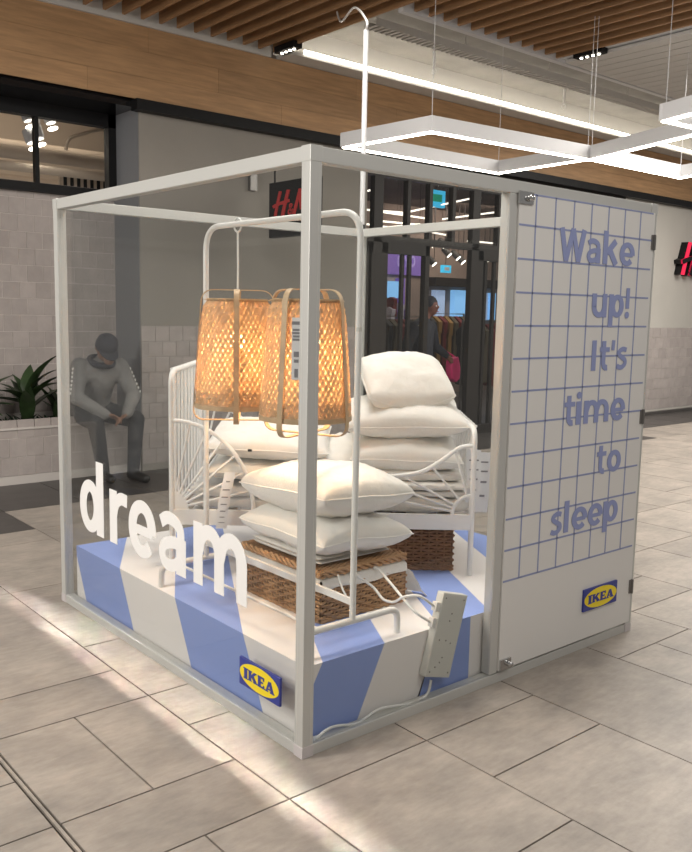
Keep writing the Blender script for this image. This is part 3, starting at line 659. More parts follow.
bb('glass_pane', (PW, BY-.016, .046), (BX-PW, BY-.010, BH-.05), 'glass', 0)
bb('glass_pane', (BX-.016, PW, .046), (BX-.010, BY-PW, BH-.05), 'glass', 0)
panel = bb('door_panel', (1.05, -.004, .058), (2.052, .016, 2.058), 'panel', .002)
g = MB()
for k in range(7): x = 1.157+.1287*k; g.box((x-.004, -.0052, .449), (x+.004, -.0038, 2.056))
for k in range(12): z = 1.930-.1344*k; g.box((1.053, -.0052, z-.004), (2.035, -.0038, z+.004))
g.box((1.053, -.0052, 2.050), (2.035, -.0038, 2.057))
g.build('grid_print', M['grid'], panel)
XH = .1045                                                     # x-height of the slogan
ADV = {'W': 1.66, 'a': 1.06, 'k': 1.10, 'e': 1.06, 'u': 1.14, 'p': 1.15, '!': .48, 'I': .50, 't': .76, "'": .40, 's': .86, 'i': .50, 'm': 1.80, 'o': 1.12, 'l': .50}
def wordrow(txt, zb, total):
    tot = sum(ADV[c] for c in txt); kx = total/tot; x = 1.893-total
    for ch in txt:
        b = MB(); letters(b, ch, (x+.05*kx, -.0058, zb), (kx, 0, 0), (0, 0, XH), (0, -1, 0), .0012, box=False); b.build('slogan_letter', M['word'], panel); x += ADV[ch]*kx
for txt, zb, tl in (('Wake', 1.803, .580), ('up!', 1.567, .318), ("It's", 1.328, .300), ('time', 1.090, .482), ('to', .845, .214), ('sleep', .603, .540)): wordrow(txt, zb, tl)
def logo(org, ex, ey, nrm, name):
    org, ex, ey, nrm = V(org), V(ex), V(ey), V(nrm)
    s_ = MB(); s_.obox(org+nrm*.005, ex/2, ey/2, nrm*.005); lo = s_.build(name, M['logo_blue'], booth)
    e = MB(); pts = [org+nrm*.0102+ex*.485*math.cos(a)+ey*.46*math.sin(a) for a in [2*math.pi*k/48 for k in range(48)]]; e.prism(pts, nrm*.0008); e.build('oval', M['logo_yellow'], lo)
    x = -.385
    for ch, w_ in (('I1', .115), ('K1', .235), ('E1', .165), ('A1', .235)):
        t = MB(); letters(t, ch, org+nrm*.0112+ex*x+ey*-.20, ex*w_, ey*.40, nrm, .0008); x += w_+.007; t.build('letter', M['logo_blue'], lo)
logo((1.772, -.005, .249), (.272, 0, 0), (0, 0, .106), (0, -1, 0), 'logo_sign')
logo((.009, .268, .203), (0, -.262, 0), (0, 0, .108), (-1, 0, 0), 'logo_sign')
for x, z, sx in ((1.085, 2.036, .045), (1.088, .082, .035)):
    lt = MB().box((x-sx, -.012, z-.024), (x+sx, -.004, z+.024)).build('latch', M['chrome'], booth)
    MB().lathe([(.012, 0), (.014, .008), (.011, .018), (.004, .021)], (x+.018, -.012, z), 14, axis=(0, -1, 0)).build('knob', M['chrome'], lt, True)
for z in (1.922, 1.093, .242):
    MB().box((2.030, -.010, z-.034), (2.064, -.002, z+.034)).tube([(2.05, -.010, z-.036), (2.05, -.010, z+.036)], .006, 8).build('hinge', M['hinge'], booth)
# white vinyl word on the left pane
for ch, y0, y1, z0, z1 in (('d', 1.882, 1.606, .455, .822), ('r', 1.538, 1.352, .456, .714), ('e', 1.340, 1.078, .452, .715), ('a', 1.050, .820, .452, .713), ('m', .757, .365, .456, .718)):
    b = MB(); letters(b, ch, (.009, y0, z0), (0, y1-y0, 0), (0, 0, z1-z0), (-1, 0, 0), .0012); b.build('vinyl_letter', M['vinyl'], booth)

# ================================================================== STRIPED PLINTH
PL0, PX1, PY1, PZ = .06, 2.01, 2.06, .31
def clip(poly, f):
    out = []
    for i in range(len(poly)):
        a, b_ = poly[i], poly[(i+1) % len(poly)]; fa, fb = f(a), f(b_)
        if fa >= 0: out.append(a)
        if (fa >= 0) != (fb >= 0): out.append(a.lerp(b_, fa/(fa-fb)))
    return out
def stripes(mb, poly, sfun, extra=None):
    for k in range(-5, 9):
        lo = .10+.305*k
        q = clip(clip(poly, lambda p: sfun(p)-lo), lambda p: lo+.305-sfun(p))
        if len(q) > 2: mb.add(q, [tuple(range(len(q)))], 1 if k % 2 == 0 else 0)
pb = MB()
stripes(pb, [V((PL0, PL0, PZ)), V((PX1, PL0, PZ)), V((PX1, PY1, PZ)), V((PL0, PY1, PZ))], lambda p: p.x-.565*p.y)
stripes(pb, [V((PL0, PY1, .0)), V((PL0, PL0, .0)), V((PL0, PL0, PZ)), V((PL0, PY1, PZ))], lambda p: PL0-.565*(p.y+.52*(PZ-p.z)))
stripes(pb, [V((PL0, PL0, .0)), V((.93, PL0, .0)), V((.93, PL0, PZ)), V((PL0, PL0, PZ))], lambda p: min(p.x+.55*(PZ-p.z)-.034, .99))
pb.add([(.93, PL0, 0), (PX1, PL0, 0), (PX1, PL0, PZ), (.93, PL0, PZ)], [(0, 1, 2, 3)], 0)
pb.add([(PX1, PL0, 0), (PX1, PY1, 0), (PX1, PY1, PZ), (PX1, PL0, PZ)], [(0, 1, 2, 3)], 0)
pb.add([(PX1, PY1, 0), (PL0, PY1, 0), (PL0, PY1, PZ), (PX1, PY1, PZ)], [(0, 1, 2, 3)], 0)
tag(pb.build('striped_plinth', [M['cloth_white'], M['cloth_blue']]), 'low platform in blue and white diagonal stripes inside the booth', 'platform')

# ================================================================== CLOTHES RACK
RX, RY0, RY1, RT = .32, .115, 1.175, 1.930
rack = thing('clothes_rack', (RX, (RY0+RY1)/2, PZ), 'white tubular clothes rack the bamboo lamps hang from', 'clothes rack')
MB().tube(rounded([(RX, RY0, PZ+.10), (RX, RY0, RT), (RX, RY1, RT), (RX, RY1, PZ+.10)], .11, 10), .0125, 12).build('hoop_frame', M['metal_white'], rack, True)
for y in (RY0, RY1):
    MB().tube(rounded([(RX-.235, y, PZ), (RX-.235, y, PZ+.10), (RX+.235, y, PZ+.10), (RX+.235, y, PZ)], .06, 8), .0135, 12).build('foot', M['metal_white'], rack, True)
    MB().tube([(RX, y, 1.50), (RX, y, 1.515)], .0135, 12).build('sleeve', M['plug'], rack)
MB().obox((RX, (RY0+RY1)/2, .482), (.006, 0, 0), (0, (RY1-RY0)/2, 0), (0, 0, .013)).build('lower_bar', M['metal_white'], rack)
MB().tube([(RX-.16, RY0+.0, PZ+.10), (RX-.16, RY1, PZ+.10)], .006, 8).build('shelf_bar', M['metal_white'], rack, True)

# ================================================================== BAMBOO LAMPS
def lamp(y, label, tagged, seed, ha):
    rnd = random.Random(seed); c = V((RX, y, 0)); z0, z1 = 1.150, 1.612
    t = thing('bamboo_pendant_lamp', (RX, y, 1.085), label, 'pendant lamp', 'bamboo pendant lamps')
    def rad(z):
        q = (z-z0)/(z1-z0); return .178-.020*q-.016*q*q-(.022*max(0, (q-.9)/.1)**2)
    def pt(a, z, off=0): return c+V(((rad(z)+off)*math.cos(a), (rad(z)+off)*math.sin(a), z))
    for sgn in (1, -1):
        b = MB(); ns = 46
        for k in range(ns):
            a0 = 2*math.pi*k/ns+rnd.uniform(-.012, .012); P = []; D = []; Q = []
            n = 14
            for i in range(n+1):
                q = i/n; z = z0+.01+(z1-z0-.012)*q; a = a0+sgn*1.55*q
                off = .0022*(1 if (k+i) % 2 else -1)*sgn+(.002 if sgn > 0 else 0)
                P.append(pt(a, z, off)); rn = V((math.cos(a), math.sin(a), 0)); Q.append(rn)
                tg_ = V((-math.sin(a)*sgn*1.55*rad(z), math.cos(a)*sgn*1.55*rad(z), z1-z0)).normalized(); D.append(rn.cross(tg_).normalized())
            b.ribbon(P, D, .0066*(1.25 if k % 9 == 0 else 1), .0012, Q)
        tag(b.build('woven_strips', M['bamboo'], t), kind='stuff')
    # woven rows at lower part and rims
    for zz, hh, nm in ((z0+.006, .010, 'bottom_rim'), (z1-.004, .007, 'top_rim')):
        b = MB(); A = [2*math.pi*i/48 for i in range(48)]
        b.ribbon([pt(a, zz, .004) for a in A], [(0, 0, 1)]*48, hh, .004, [(math.cos(a), math.sin(a), 0) for a in A], closed=True); b.build(nm, M['bamboo_band'], t, True)
    b = MB()
    for r_ in range(5):
        zz = z0+.022+r_*.011; A = [2*math.pi*i/72 for i in range(72)]
        b.ribbon([pt(a, zz, .003*(1 if (i+r_) % 2 else -1)) for i, a in enumerate(A)], [(0, 0, 1)]*72, .0042, .001, [(math.cos(a), math.sin(a), 0) for a in A], closed=True)
    tag(b.build('woven_rows', M['bamboo'], t), kind='stuff')
    # top disc weave
    b = MB()
    for k in range(-9, 10):
        u = k*.0145; h = math.sqrt(max(.142**2-u*u, 0))
        if h > .01:
            b.obox(c+V((u, 0, z1-.003)), (.0045, 0, 0), (0, h, 0), (0, 0, .0006)); b.obox(c+V((0, u, z1-.001)), (h, 0, 0), (0, .0045, 0), (0, 0, .0006))
    tag(b.build('top_weave', M['bamboo'], t), kind='stuff')
    for a in (ha, ha+math.pi/2):
        d = V((math.cos(a), math.sin(a), 0)); s_ = V((-d.y, d.x, 0)); zt, zb = z1+.040, z0-.060
        P = rounded([c+V((0, 0, zt)), c+d*.152+V((0, 0, zt)), c+d*.192+V((0, 0, zb)), c+V((0, 0, zb)), c-d*.192+V((0, 0, zb)), c-d*.152+V((0, 0, zt)), c+V((0, 0, zt))], .055, 8)[:-1]
        n = len(P); Q = []
        for i in range(n): tg_ = (P[(i+1) % n]-P[i-1]).normalized(); Q.append(tg_.cross(s_).normalized())
        MB().ribbon(P, [s_]*n, .0115, .004, Q, closed=True).build('bent_hoop', M['bamboo_band'], t, True)
    MB().lathe([(.004, .05), (.019, .05), (.019, -.05), (.004, -.05)], c+V((0, 0, 1.53)), 14).build('socket', M['plug'], t, True)
    MB().ball(c+V((0, 0, 1.435)), .038, 14).build('bulb', M['bulb'], t, True)
    cb = MB(); cb.tube([c+V((0, 0, 1.56)), c+V((.003, .002, 1.75)), c+V((0, 0, RT-.03))], .0045, 8)
    cb.tube([c+V((0, .028*math.cos(a), RT-.005+.028*math.sin(a))) for a in [2*math.pi*k/14 for k in range(14)]], .0045, 6, True)
    cb.build('hanging_cord', M['cord'], t, True)
    if tagged:
        a = math.atan2(-.756, -.64)-.13; rn = V((math.cos(a), math.sin(a), 0)); tn = V((-rn.y, rn.x, 0))
        b = MB(); b.obox(c+rn*.185+V((0, 0, 1.43)), tn*.022, rn*.0008, (-.0, -.0, .115)); lbl = b.build('price_label', M['label'], t)
        k = MB()
        for i, (zz, hh, ww) in enumerate(((1.525, .006, .8), (1.50, .004, .7), (1.488, .004, .75), (1.476, .004, .6), (1.464, .004, .7), (1.41, .010, .45), (1.385, .006, .4), (1.34, .016, .3))): k.obox(c+rn*.1862+tn*(-.004)+V((0, 0, zz)), tn*.022*ww, rn*.0006, (0, 0, hh))
        k.build('label_print', M['ink'], lbl)
    l = bpy.data.lights.new('lamp_bulb_light', 'POINT'); l.energy = 10; l.color = (1, .72, .46); l.shadow_soft_size = .035
    o = bpy.data.objects.new('lamp_bulb_light', l); COL.objects.link(o); o.parent = t; o.location = (0, 0, 1.385-1.085)
lamp(.915, 'lit bamboo pendant lamp farther from the corner post', False, 1, math.atan2(-.756, -.64)+.10)
lamp(.425, 'lit bamboo pendant lamp half behind the corner post', True, 2, math.atan2(-.756, -.64)-.50)

# ================================================================== BED
B0 = V((.259, 1.39, 0)); BU = V((.763, -.6465, 0)); BV = V((.6465, .763, 0)); BL, BW = 1.446, .82
def Bd(u, v, z): return B0+BU*u+BV*v+V((0, 0, z))
bed = thing('metal_bed', Bd(BL/2, BW/2, PZ), 'white metal child bed with fan shaped side guards stacked with pillows', 'bed')
def tb(name, path, r, par=bed, n=10): return MB().tube(path, r, n).build(name, M['metal_white'], par, True)
for u, zt, nm in ((0, 1.27, 'headboard_frame'), (BL, 1.022, 'footboard_frame')):
    e = -.035 if u == 0 else .035
    fo = tb(nm, rounded([Bd(u, 0, PZ), Bd(u, 0, zt), Bd(u, BW, zt), Bd(u, BW, PZ)], .07, 8), .0135)
    tb('cross_bar', [Bd(u, 0, .60), Bd(u, BW, .60)], .010, fo)
    for k in range(1, 9):
        v = BW*k/9; tb('spindle', rounded([Bd(u, v, .60), Bd(u, v, zt+.012), Bd(u+e*.6, v+.01, zt+.004)], .02, 4), .0075, fo, 8)
for v in (0, BW):
    MB().obox(Bd(BL/2, v, .572), BU*(BL/2), BV*.010, (0, 0, .037)).build('side_rail', M['metal_white'], bed)
for k in range(9):
    MB().obox(Bd(.12+k*(BL-.24)/8, BW/2, .586), BU*.035, BV*(BW/2-.012), (0, 0, .008)).build('slat', M['white'], bed)
for v in (0, BW):
    ga = [Bd(.392*math.sin(a), v, .61+.43*math.cos(a)) for a in [math.pi/2*k/14 for k in range(15)]]
    go = tb('side_guard', ga, .0105)
    for k in range(1, 7):
        a = math.pi/2*k/7; tb('guard_ray', [Bd(.075*math.sin(a), v, .61+.075*math.cos(a)), Bd(.388*math.sin(a), v, .61+.425*math.cos(a))], .006, go, 8)
    MB().prism([Bd(0, v, .61)-BV*.004]+[Bd(.08*math.sin(a), v, .61+.09*math.cos(a))-BV*.004 for a in [math.pi/2*k/8 for k in range(9)]], BV*.008).build('quarter_disc', M['metal_white'], go)
    pts = [(0, .946), (.07, .935), (.16, .868), (.25, .816), (.38, .792), (.52, .785), (.62, .74), (.67, .61)]
    gp = spline([Bd(BL-d_, v, z) for d_, z in pts], 6); go = tb('side_guard', gp, .0105)
    for k, (d_, z) in enumerate(((.09, .922), (.20, .842), (.34, .797), (.52, .785), (.63, .72))):
        a = math.atan2(d_, z-.61); tb('guard_ray', [Bd(BL-.095*math.sin(a), v, .61+.095*math.cos(a)), Bd(BL-d_, v, z)], .006, go, 8)
    tb('quarter_arc', [Bd(BL-.095*math.sin(a), v, .61+.095*math.cos(a)) for a in [math.pi/2*k/8 for k in range(9)]], .009, go)

# ================================================================== PILLOWS AND QUILTS
def pillow(c, ex, a, b_, t, label, tilt=(0, 0), m='pillow', seed=0, tagw=False, sag=.0, ear=.05):
    """ex: horizontal long axis; half sizes a, b_; thickness t; tilt (about long axis, about short axis) in radians"""
    rnd = random.Random(seed); ex = V(ex).normalized(); ey = V((-ex.y, ex.x, 0)); ez = V((0, 0, 1))
    R = Matrix.Rotation(tilt[0], 3, ex) @ Matrix.Rotation(tilt[1], 3, ey); ex, ey, ez = R @ ex, R @ ey, R @ ez; c = V(c)
    n = 30; sd = V((rnd.uniform(0, 50), rnd.uniform(0, 50), 0))
    def edge(u, v):
        # pincushion outline: sides bow in, corners stay out
        k = ear
        return u*a*(1-k*(1-v*v)*(abs(u)**2)), v*b_*(1-k*(1-u*u)*(abs(v)**2))
    def P(u, v, s_):
        x, y = edge(u, v); q = max(0, (1-u**2))*max(0, (1-v**2)); h = t/2*min(1, (q**.34)*1.03)
        wr = noise.noise(V((u*2.2, v*2.2, s_*3))+sd)*.13+noise.noise(V((u*5.5, v*5.5, s_*3))+sd)*.07+.05*(1-abs(noise.noise(V((u*4, v*7, s_*3))+sd)))**4
        # radiating seam puckers
        ed = max(abs(u), abs(v)); ang = math.atan2(v, u); pk = .07*math.sin(ang*22+rnd_ph)*(max(0, ed-.45)/.55)*(1-ed)*3
        h *= 1+wr+pk
        return c+ex*x+ey*y+ez*(s_*h*(1 if s_ > 0 else .92)+ .012*noise.noise(V((u*1.3, v*1.3, 7))+sd) - sag*(1-u*u)*max(0, .25-v)**1.5)
    rnd_ph = rnd.uniform(0, 6)
    mb = MB(); idx = {}
    def q_(i): 
        s_ = -1+2*i/n; return math.copysign(1-(1-abs(s_))**1.35, s_)
    for s_ in (1, -1):
        for i in range(n+1):
            for j in range(n+1):
                e = i in (0, n) or j in (0, n)
                if s_ < 0 and e: idx[(s_, i, j)] = idx[(1, i, j)]; continue
                idx[(s_, i, j)] = len(mb.v); mb.v.append(P(q_(i), q_(j), s_))
    for s_ in (1, -1):
        for i in range(n):
            for j in range(n):
                f = (idx[(s_, i, j)], idx[(s_, i+1, j)], idx[(s_, i+1, j+1)], idx[(s_, i, j+1)]); mb.f.append(f if s_ > 0 else f[::-1]); mb.m.append(0)
    t_ = thing('pillow', c-V((0, 0, t/2)), label, 'pillow', 'white pillows in the booth')
    o = mb.build('cover', M[m], t_, True)
    ring = [(i, 0) for i in range(n)]+[(n, j) for j in range(n)]+[(i, n) for i in range(n, 0, -1)]+[(0, j) for j in range(n, 0, -1)]
    MB().tube([mb.v[idx[(1, i, j)]] for i, j in ring], .0032, 6, True).build('piping', M['piping'], o, True)
    if tagw:
        k = mb.v[idx[(1, n//2-3, 0)]]; MB().obox(k, ex*.010, ey*.003, ez*.006).build('care_tag', M['dark'], t_)
    return t_
def quilt(c, ex, a, b_, t, label, layers=3, m='quilt', seed=0, mess=1.0):
    """folded quilt: a strip folded back on itself, edges round"""
    rnd = random.Random(seed); ex = V(ex).normalized(); ey = V((-ex.y, ex.x, 0)); c = V(c); sd = V((seed*3.1, seed*1.7, 0))
    th = t/layers; mb = MB()
    for L in range(layers):
        zc = c.z-t/2+th*(L+.5); aa = a*(1-rnd.uniform(0, .05)); bb_ = b_*(1-rnd.uniform(0, .05)); n = 26; m_ = 20
        grid = []
        for i in range(n+1):
            u = -1+2*i/n
            for j in range(m_):
                an = 2*math.pi*j/m_; cy = math.copysign(abs(math.cos(an))**.30, math.cos(an)); sz = math.copysign(abs(math.sin(an))**.5, math.sin(an))
                en = (1-abs(u)**10)**.5 if abs(u) < 1 else 0.12
                nz = noise.noise(V((u*2.5, cy*2, L*5))+sd)*.35*mess+noise.noise(V((u*7, cy*4, L*5))+sd)*.16*mess
                grid.append(c*0+V((c.x, c.y, 0))+ex*(u*aa)+ey*(cy*(bb_-(1-max(en, .5))*.02))+V((0, 0, zc+sz*th*.56*max(en, .12)*(1+nz))))
        fs = [(i*m_+j, i*m_+(j+1) % m_, (i+1)*m_+(j+1) % m_, (i+1)*m_+j) for i in range(n) for j in range(m_)]
        fs += [tuple(range(m_-1, -1, -1)), tuple(n*m_+j for j in range(m_))]
        mb.add(grid, fs)
    o = mb.build('folded_quilt', M[m], smooth=True); return tag(o, label, 'quilt', 'folded bedding in the booth')
# right hand stack on the bed
quilt(Bd(1.16, .36, .640), BU, .28, .34, .08, 'flat folded quilt lowest at the bed footboard', 1, seed=1)
quilt(Bd(1.17, .34, .716), BU, .27, .32, .072, 'rumpled folded quilt second from the bottom by the footboard', 2, seed=2, mess=1.0)
quilt(Bd(1.15, .36, .778), BU, .26, .31, .052, 'thin folded quilt right under the footboard pillow stack', 1, seed=3)
pillow(Bd(1.13, .34, .885), BU, .275, .30, .20, 'plump white pillow third from top near the footboard', (.10, .02), seed=4)
pillow(Bd(1.13, .36, 1.045), BU, .30, .29, .20, 'white pillow second from top near the footboard', (.10, -.02), seed=5, ear=.06)
pillow(Bd(1.125, .36, 1.235), BU+BV*.16, .215, .225, .205, 'topmost puffy white pillow tilted forward near the footboard', (.34, -.03), m='pillow_warm', seed=21, sag=.04, ear=.0)
# left hand stack
quilt(Bd(.36, .38, .655), BU, .30, .33, .11, 'plastic wrapped quilt at the headboard end of the bed', 2, 'plastic', 7, 1.6)
quilt(Bd(.83, .40, .655), BU, .15, .30, .11, 'folded quilt in the middle of the bed', 2, seed=8)
pillow(Bd(.44, .34, .785), BU, .285, .30, .15, 'white pillow under the flat one at the headboard', (.04, .03), seed=9)
pillow(Bd(.45, .30, .925), BU, .30, .29, .155, 'flat white pillow on top of the headboard stack', (.10, .02), seed=10, tagw=True, ear=.03)
pillow(Bd(.83, .44, .80), BU, .17, .28, .19, 'white pillow wedged between the two bed stacks', (.16, -.04), seed=11)
# front stack on the basket
quilt((.595, .66, .552), (0, 1, 0), .25, .21, .035, 'thin folded sheets between basket lid and pillow', 2, seed=12, mess=.8)
pillow((.605, .645, .630), (0, 1, 0), .305, .250, .19, 'lower white pillow on the wicker basket', (.05, .0), seed=13, tagw=True, ear=.05)
pillow((.610, .650, .795), (0, 1, 0), .305, .250, .235, 'upper white pillow on the wicker basket under the lamps', (.06, .05), m='pillow_warm', seed=14, tagw=True, ear=.04)
# white product label strips
def strip(path, wdir, w_, label, name='product_label'):
    P = spline(path, 6); n = len(P); Q = []
    for i in range(n): tg_ = (P[min(i+1, n-1)]-P[max(i-1, 0)]).normalized(); Q.append(tg_.cross(V(wdir)).normalized())
    o = MB().ribbon(P, [V(wdir)]*n, w_, .0012, Q).build(name, M['label']); tag(o, label, 'label', 'paper product labels')
    k = MB()
    for i in range(3, n-3, 2):
        tg_ = (P[i+1]-P[i]); s_ = Q[i] if Q[i].dot(CAM-P[i]) > 0 else -Q[i]; k.obox(P[i]+s_*.0014, V(wdir)*w_*random.uniform(.35, .7), tg_*.16, s_*.0004)
    k.build('label_print', M['ink'], o)
strip([Bd(.285, -.03, .80), Bd(.265, -.05, .70), Bd(.25, -.05, .60), Bd(.245, -.05, .53)], BU, .026, 'long white care label hanging over the bed rail near the headboard')
strip([Bd(1.452, .05, .92), Bd(1.455, .045, .80), Bd(1.452, .05, .66)], BU, .034, 'white price label hung on the footboard post')
strip([Bd(1.505, .10, .90), Bd(1.51, .105, .78), Bd(1.50, .10, .60)], BU, .036, 'pale paper label behind the footboard post')

# ================================================================== BASKETS
def basket(c, rot, a, b_, z0, h, label, lid=True, m='wicker', seed=0, liner=False):
    rnd = random.Random(seed); ca, sa = math.cos(rot), math.sin(rot)
    def T(x, y, z): return V((c[0]+x*ca-y*sa, c[1]+x*sa+y*ca, z))
    t = thing('wicker_basket', T(0, 0, z0), label, 'basket', 'wicker baskets on the plinth')
    def loop(off, ph, amp, z):
        pts = []; per = [(-a, -b_, a, -b_), (a, -b_, a, b_), (a, b_, -a, b_), (-a, b_, -a, -b_)]; i = ph
        for x0, y0, x1, y1 in per:
            L = math.hypot(x1-x0, y1-y0); n = max(2, int(L/.036)); dx, dy = (x1-x0)/L, (y1-y0)/L
            for k in range(n*2):
                s_ = L*k/(2*n); w_ = amp*((1 if (k//2+ph) % 2 else -1) if k % 2 == 0 else 0); pts.append(T(x0+dx*s_+dy*(off+w_), y0+dy*s_-dx*(off+w_), z))
        return pts
    def weave(zs, name):
        b = MB(); r_ = .0066
        for k, z in enumerate(zs): b.tube(loop(0, k % 2, .0085, z), r_, 5, True)
        return tag(b.build(name, M[m], t, True), kind='stuff')
    hb = h*.70 if lid else h
    zs = []; z = z0+.008
    while z < z0+hb-.008: zs.append(z); z += .0155
    weave(zs, 'woven_body')
    b = MB()
    for x0, y0, x1, y1 in ((-a, -b_, a, -b_), (a, -b_, a, b_), (a, b_, -a, b_), (-a, b_, -a, -b_)):
        L = math.hypot(x1-x0, y1-y0); n = int(L/.036)
        for k in range(n+1): b.tube([T(x0+(x1-x0)*k/n, y0+(y1-y0)*k/n, z0), T(x0+(x1-x0)*k/n, y0+(y1-y0)*k/n, z0+hb)], .005, 5)
    tag(b.build('stakes', M[m], t, True), kind='stuff')
    MB().box((0, 0, 0), (0, 0, 0)) if False else None
    b = MB(); b.add([T(-a+.008, -b_+.008, z0+.004), T(a-.008, -b_+.008, z0+.004), T(a-.008, b_-.008, z0+.004), T(-a+.008, b_-.008, z0+.004), T(-a+.008, -b_+.008, z0+hb-.01), T(a-.008, -b_+.008, z0+hb-.01), T(a-.008, b_-.008, z0+hb-.01), T(-a+.008, b_-.008, z0+hb-.01)], [(3, 2, 1, 0), (0, 1, 5, 4), (1, 2, 6, 5), (2, 3, 7, 6), (3, 0, 4, 7)]); b.build('gap_shade_sheet', M['gap_shade'], t)  # dark sheet behind the weave, its colour standing in for shade in the gaps
    rc = [T(-a, -b_, 0), T(a, -b_, 0), T(a, b_, 0), T(-a, b_, 0)]
    for zz, rr, nm in ((z0+hb, .010, 'rim'), (z0+.008, .010, 'base_rim')):
        b = MB()
        for k in range(4):
            p, q = rc[k], rc[(k+1) % 4]; n = int((q-p).length/.022); d = (q-p).normalized(); s_ = V((-d.y, d.x, 0))
            for j in range(2): b.tube([p+(q-p)*i/n+V((0, 0, zz+.006*math.sin(i*1.6+j*math.pi)))+s_*.006*math.cos(i*1.6+j*math.pi) for i in range(n+1)], .0075, 6)
        b.build(nm, M[m], t, True)
    if liner:
        b = MB(); n = 40
        for k in range(4):
            p, q = rc[k], rc[(k+1) % 4]; d = (q-p).normalized(); o_ = V((d.y, -d.x, 0))
            P1 = []
            for i in range(n+1):
                u = i/n; x = p+(q-p)*u
                P1.append([x+o_*(-.006)+V((0, 0, z0+hb+.035)), x+o_*.010+V((0, 0, z0+hb+.022)), x+o_*(.015+.003*math.sin(u*23))+V((0, 0, z0+hb-.012+.006*math.sin(u*9+k)))])
            for off in (0, 1):
                vs_ = [y+o_*(-.003*off) for r_ in P1 for y in r_]; fs = [(i*3+j, i*3+j+1, (i+1)*3+j+1, (i+1)*3+j) for i in range(n) for j in range(2)]; b.add(vs_, fs)
        b.build('cloth_liner', M['quilt'], t, True)
    if lid:
        zl = z0+h; b = MB()
        for k in range(int(2*b_/.0105)):
            y = -b_+.005+k*.0105; n = int(2*a/.036)*2; b.tube([T(-a+2*a*i/n, y, zl-.008+.004*(1 if (i+k) % 2 else -1)) for i in range(n+1)], .0056, 5)
        lo = tag(b.build('woven_lid', M[m], t, True), kind='stuff')
        b = MB()
        for k in range(4):
            p, q = rc[k], rc[(k+1) % 4]; n = int((q-p).length/.02); d = (q-p).normalized(); s_ = V((-d.y, d.x, 0))
            for j in range(3): b.tube([p+(q-p)*i/n+V((0, 0, zl-.012+.012*math.sin(i*1.1+j*2.1)))+s_*.006*math.cos(i*1.1+j*2.1) for i in range(n+1)], .007, 6)
        b.build('lid_rim', M[m], lo, True)
        MB().tube([T(a+.012, -b_+.05, zl-.0), T(a+.02, -b_+.05, zl-.03), T(a+.012, -b_+.05, zl-.07)], .006, 6).build('closing_loop', M[m], t, True)
    return t
basket((.605, .655), 0, .235, .285, PZ, .215, 'lidded wicker basket with white liner under the front pillows', True, 'wicker', 1, True)
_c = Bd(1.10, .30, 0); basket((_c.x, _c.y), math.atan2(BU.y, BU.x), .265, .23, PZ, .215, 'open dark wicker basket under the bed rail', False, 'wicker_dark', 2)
# plastic bag spilling at the basket's side
b = MB(); c0 = V((.885, .40, PZ)); n = 14
for s_ in (0, 1):
    vs_ = []
    for i in range(n+1):
        for j in range(6):
            u = i/n; v = j/5; h = .13*(1-v)**1.3; vs_.append(c0+V((-.02+v*.10+.012*math.sin(u*9), -.05+u*.22, h+.006+.012*noise.noise(V((u*6, v*6, 1))))) - V((0, 0, .003*s_)))
    b.add(vs_, [(i*6+j, i*6+j+1, (i+1)*6+j+1, (i+1)*6+j) for i in range(n) for j in range(5)])
tag(b.build('plastic_cover', M['plastic'], smooth=True), 'crumpled clear plastic cover spilling beside the front basket', 'plastic')

# ================================================================== POWER STRIP AND CORDS
ps_ = thing('power_strip', (.70, .038, .12), 'white power strip leaning behind the front glass', 'power strip')
ex_ = V((.926, 0, -.377)); ez_ = V((.275, 0, .961)); ex_ = (ex_-ez_*ex_.dot(ez_)).normalized(); cc = V((.744, .038, .281))
o = MB().obox(cc, ex_*.074, V((0, .019, 0)), ez_*.172).build('casing', M['plug'], ps_, bevel=.006)
k = MB()
for a, b_ in ((.055, .15), (-.055, .15), (.055, -.15), (-.055, -.15), (.0, .09), (-.004, .06), (0, -.02), (.03, -.03), (-.04, -.02), (.0, -.09), (-.01, -.11), (-.03, -.13)): k.lathe([(.0035, 0), (.0035, .001)], cc+ex_*a+ez_*b_-V((0, .019, 0)), 8, axis=(0, -1, 0))
k.build('screw', M['hinge'], o)
for b_ in (.11, .045): MB().obox(cc-ex_*.083+ez_*b_, ex_*.012, V((0, .013, 0)), ez_*.019).build('plug', M['white'], ps_, bevel=.003)
def cord(pix, label, r=.0055, ends=None):
    P = [at(x, y, 'y', Y) for x, y, Y in pix]
    if ends: P = [V(ends)]+P
    MB().tube(spline(P, 7), r, 8).build('cord', M['cord'], ps_, True)['label'] = label
cord([(419, 596, .06), (404, 597, .12), (393.6, 602, .18), (383, 599, .24), (373, 587, .30), (357, 576, .34)], 'white cord arching from the upper plug into the basket', ends=cc-ex_*.095+ez_*.11)
cord([(413, 610, .08), (393, 586, .22), (380, 571, .33), (374, 567, .36)], 'white cord running straight from the lower plug into the basket', ends=cc-ex_*.095+ez_*.045)
cord([(431, 680, .035), (427, 694, .032), (412, 703, .030), (380, 709, .030), (358, 723, .030), (336, 726, .030), (325, 731, .030), (314, 741, .030)], 'white mains cord trailing from the strip along the bottom rail')
cord([(338, 575, .33), (343, 590, .27), (352, 606, .2)], 'short white cord hanging at the rack post', .004)

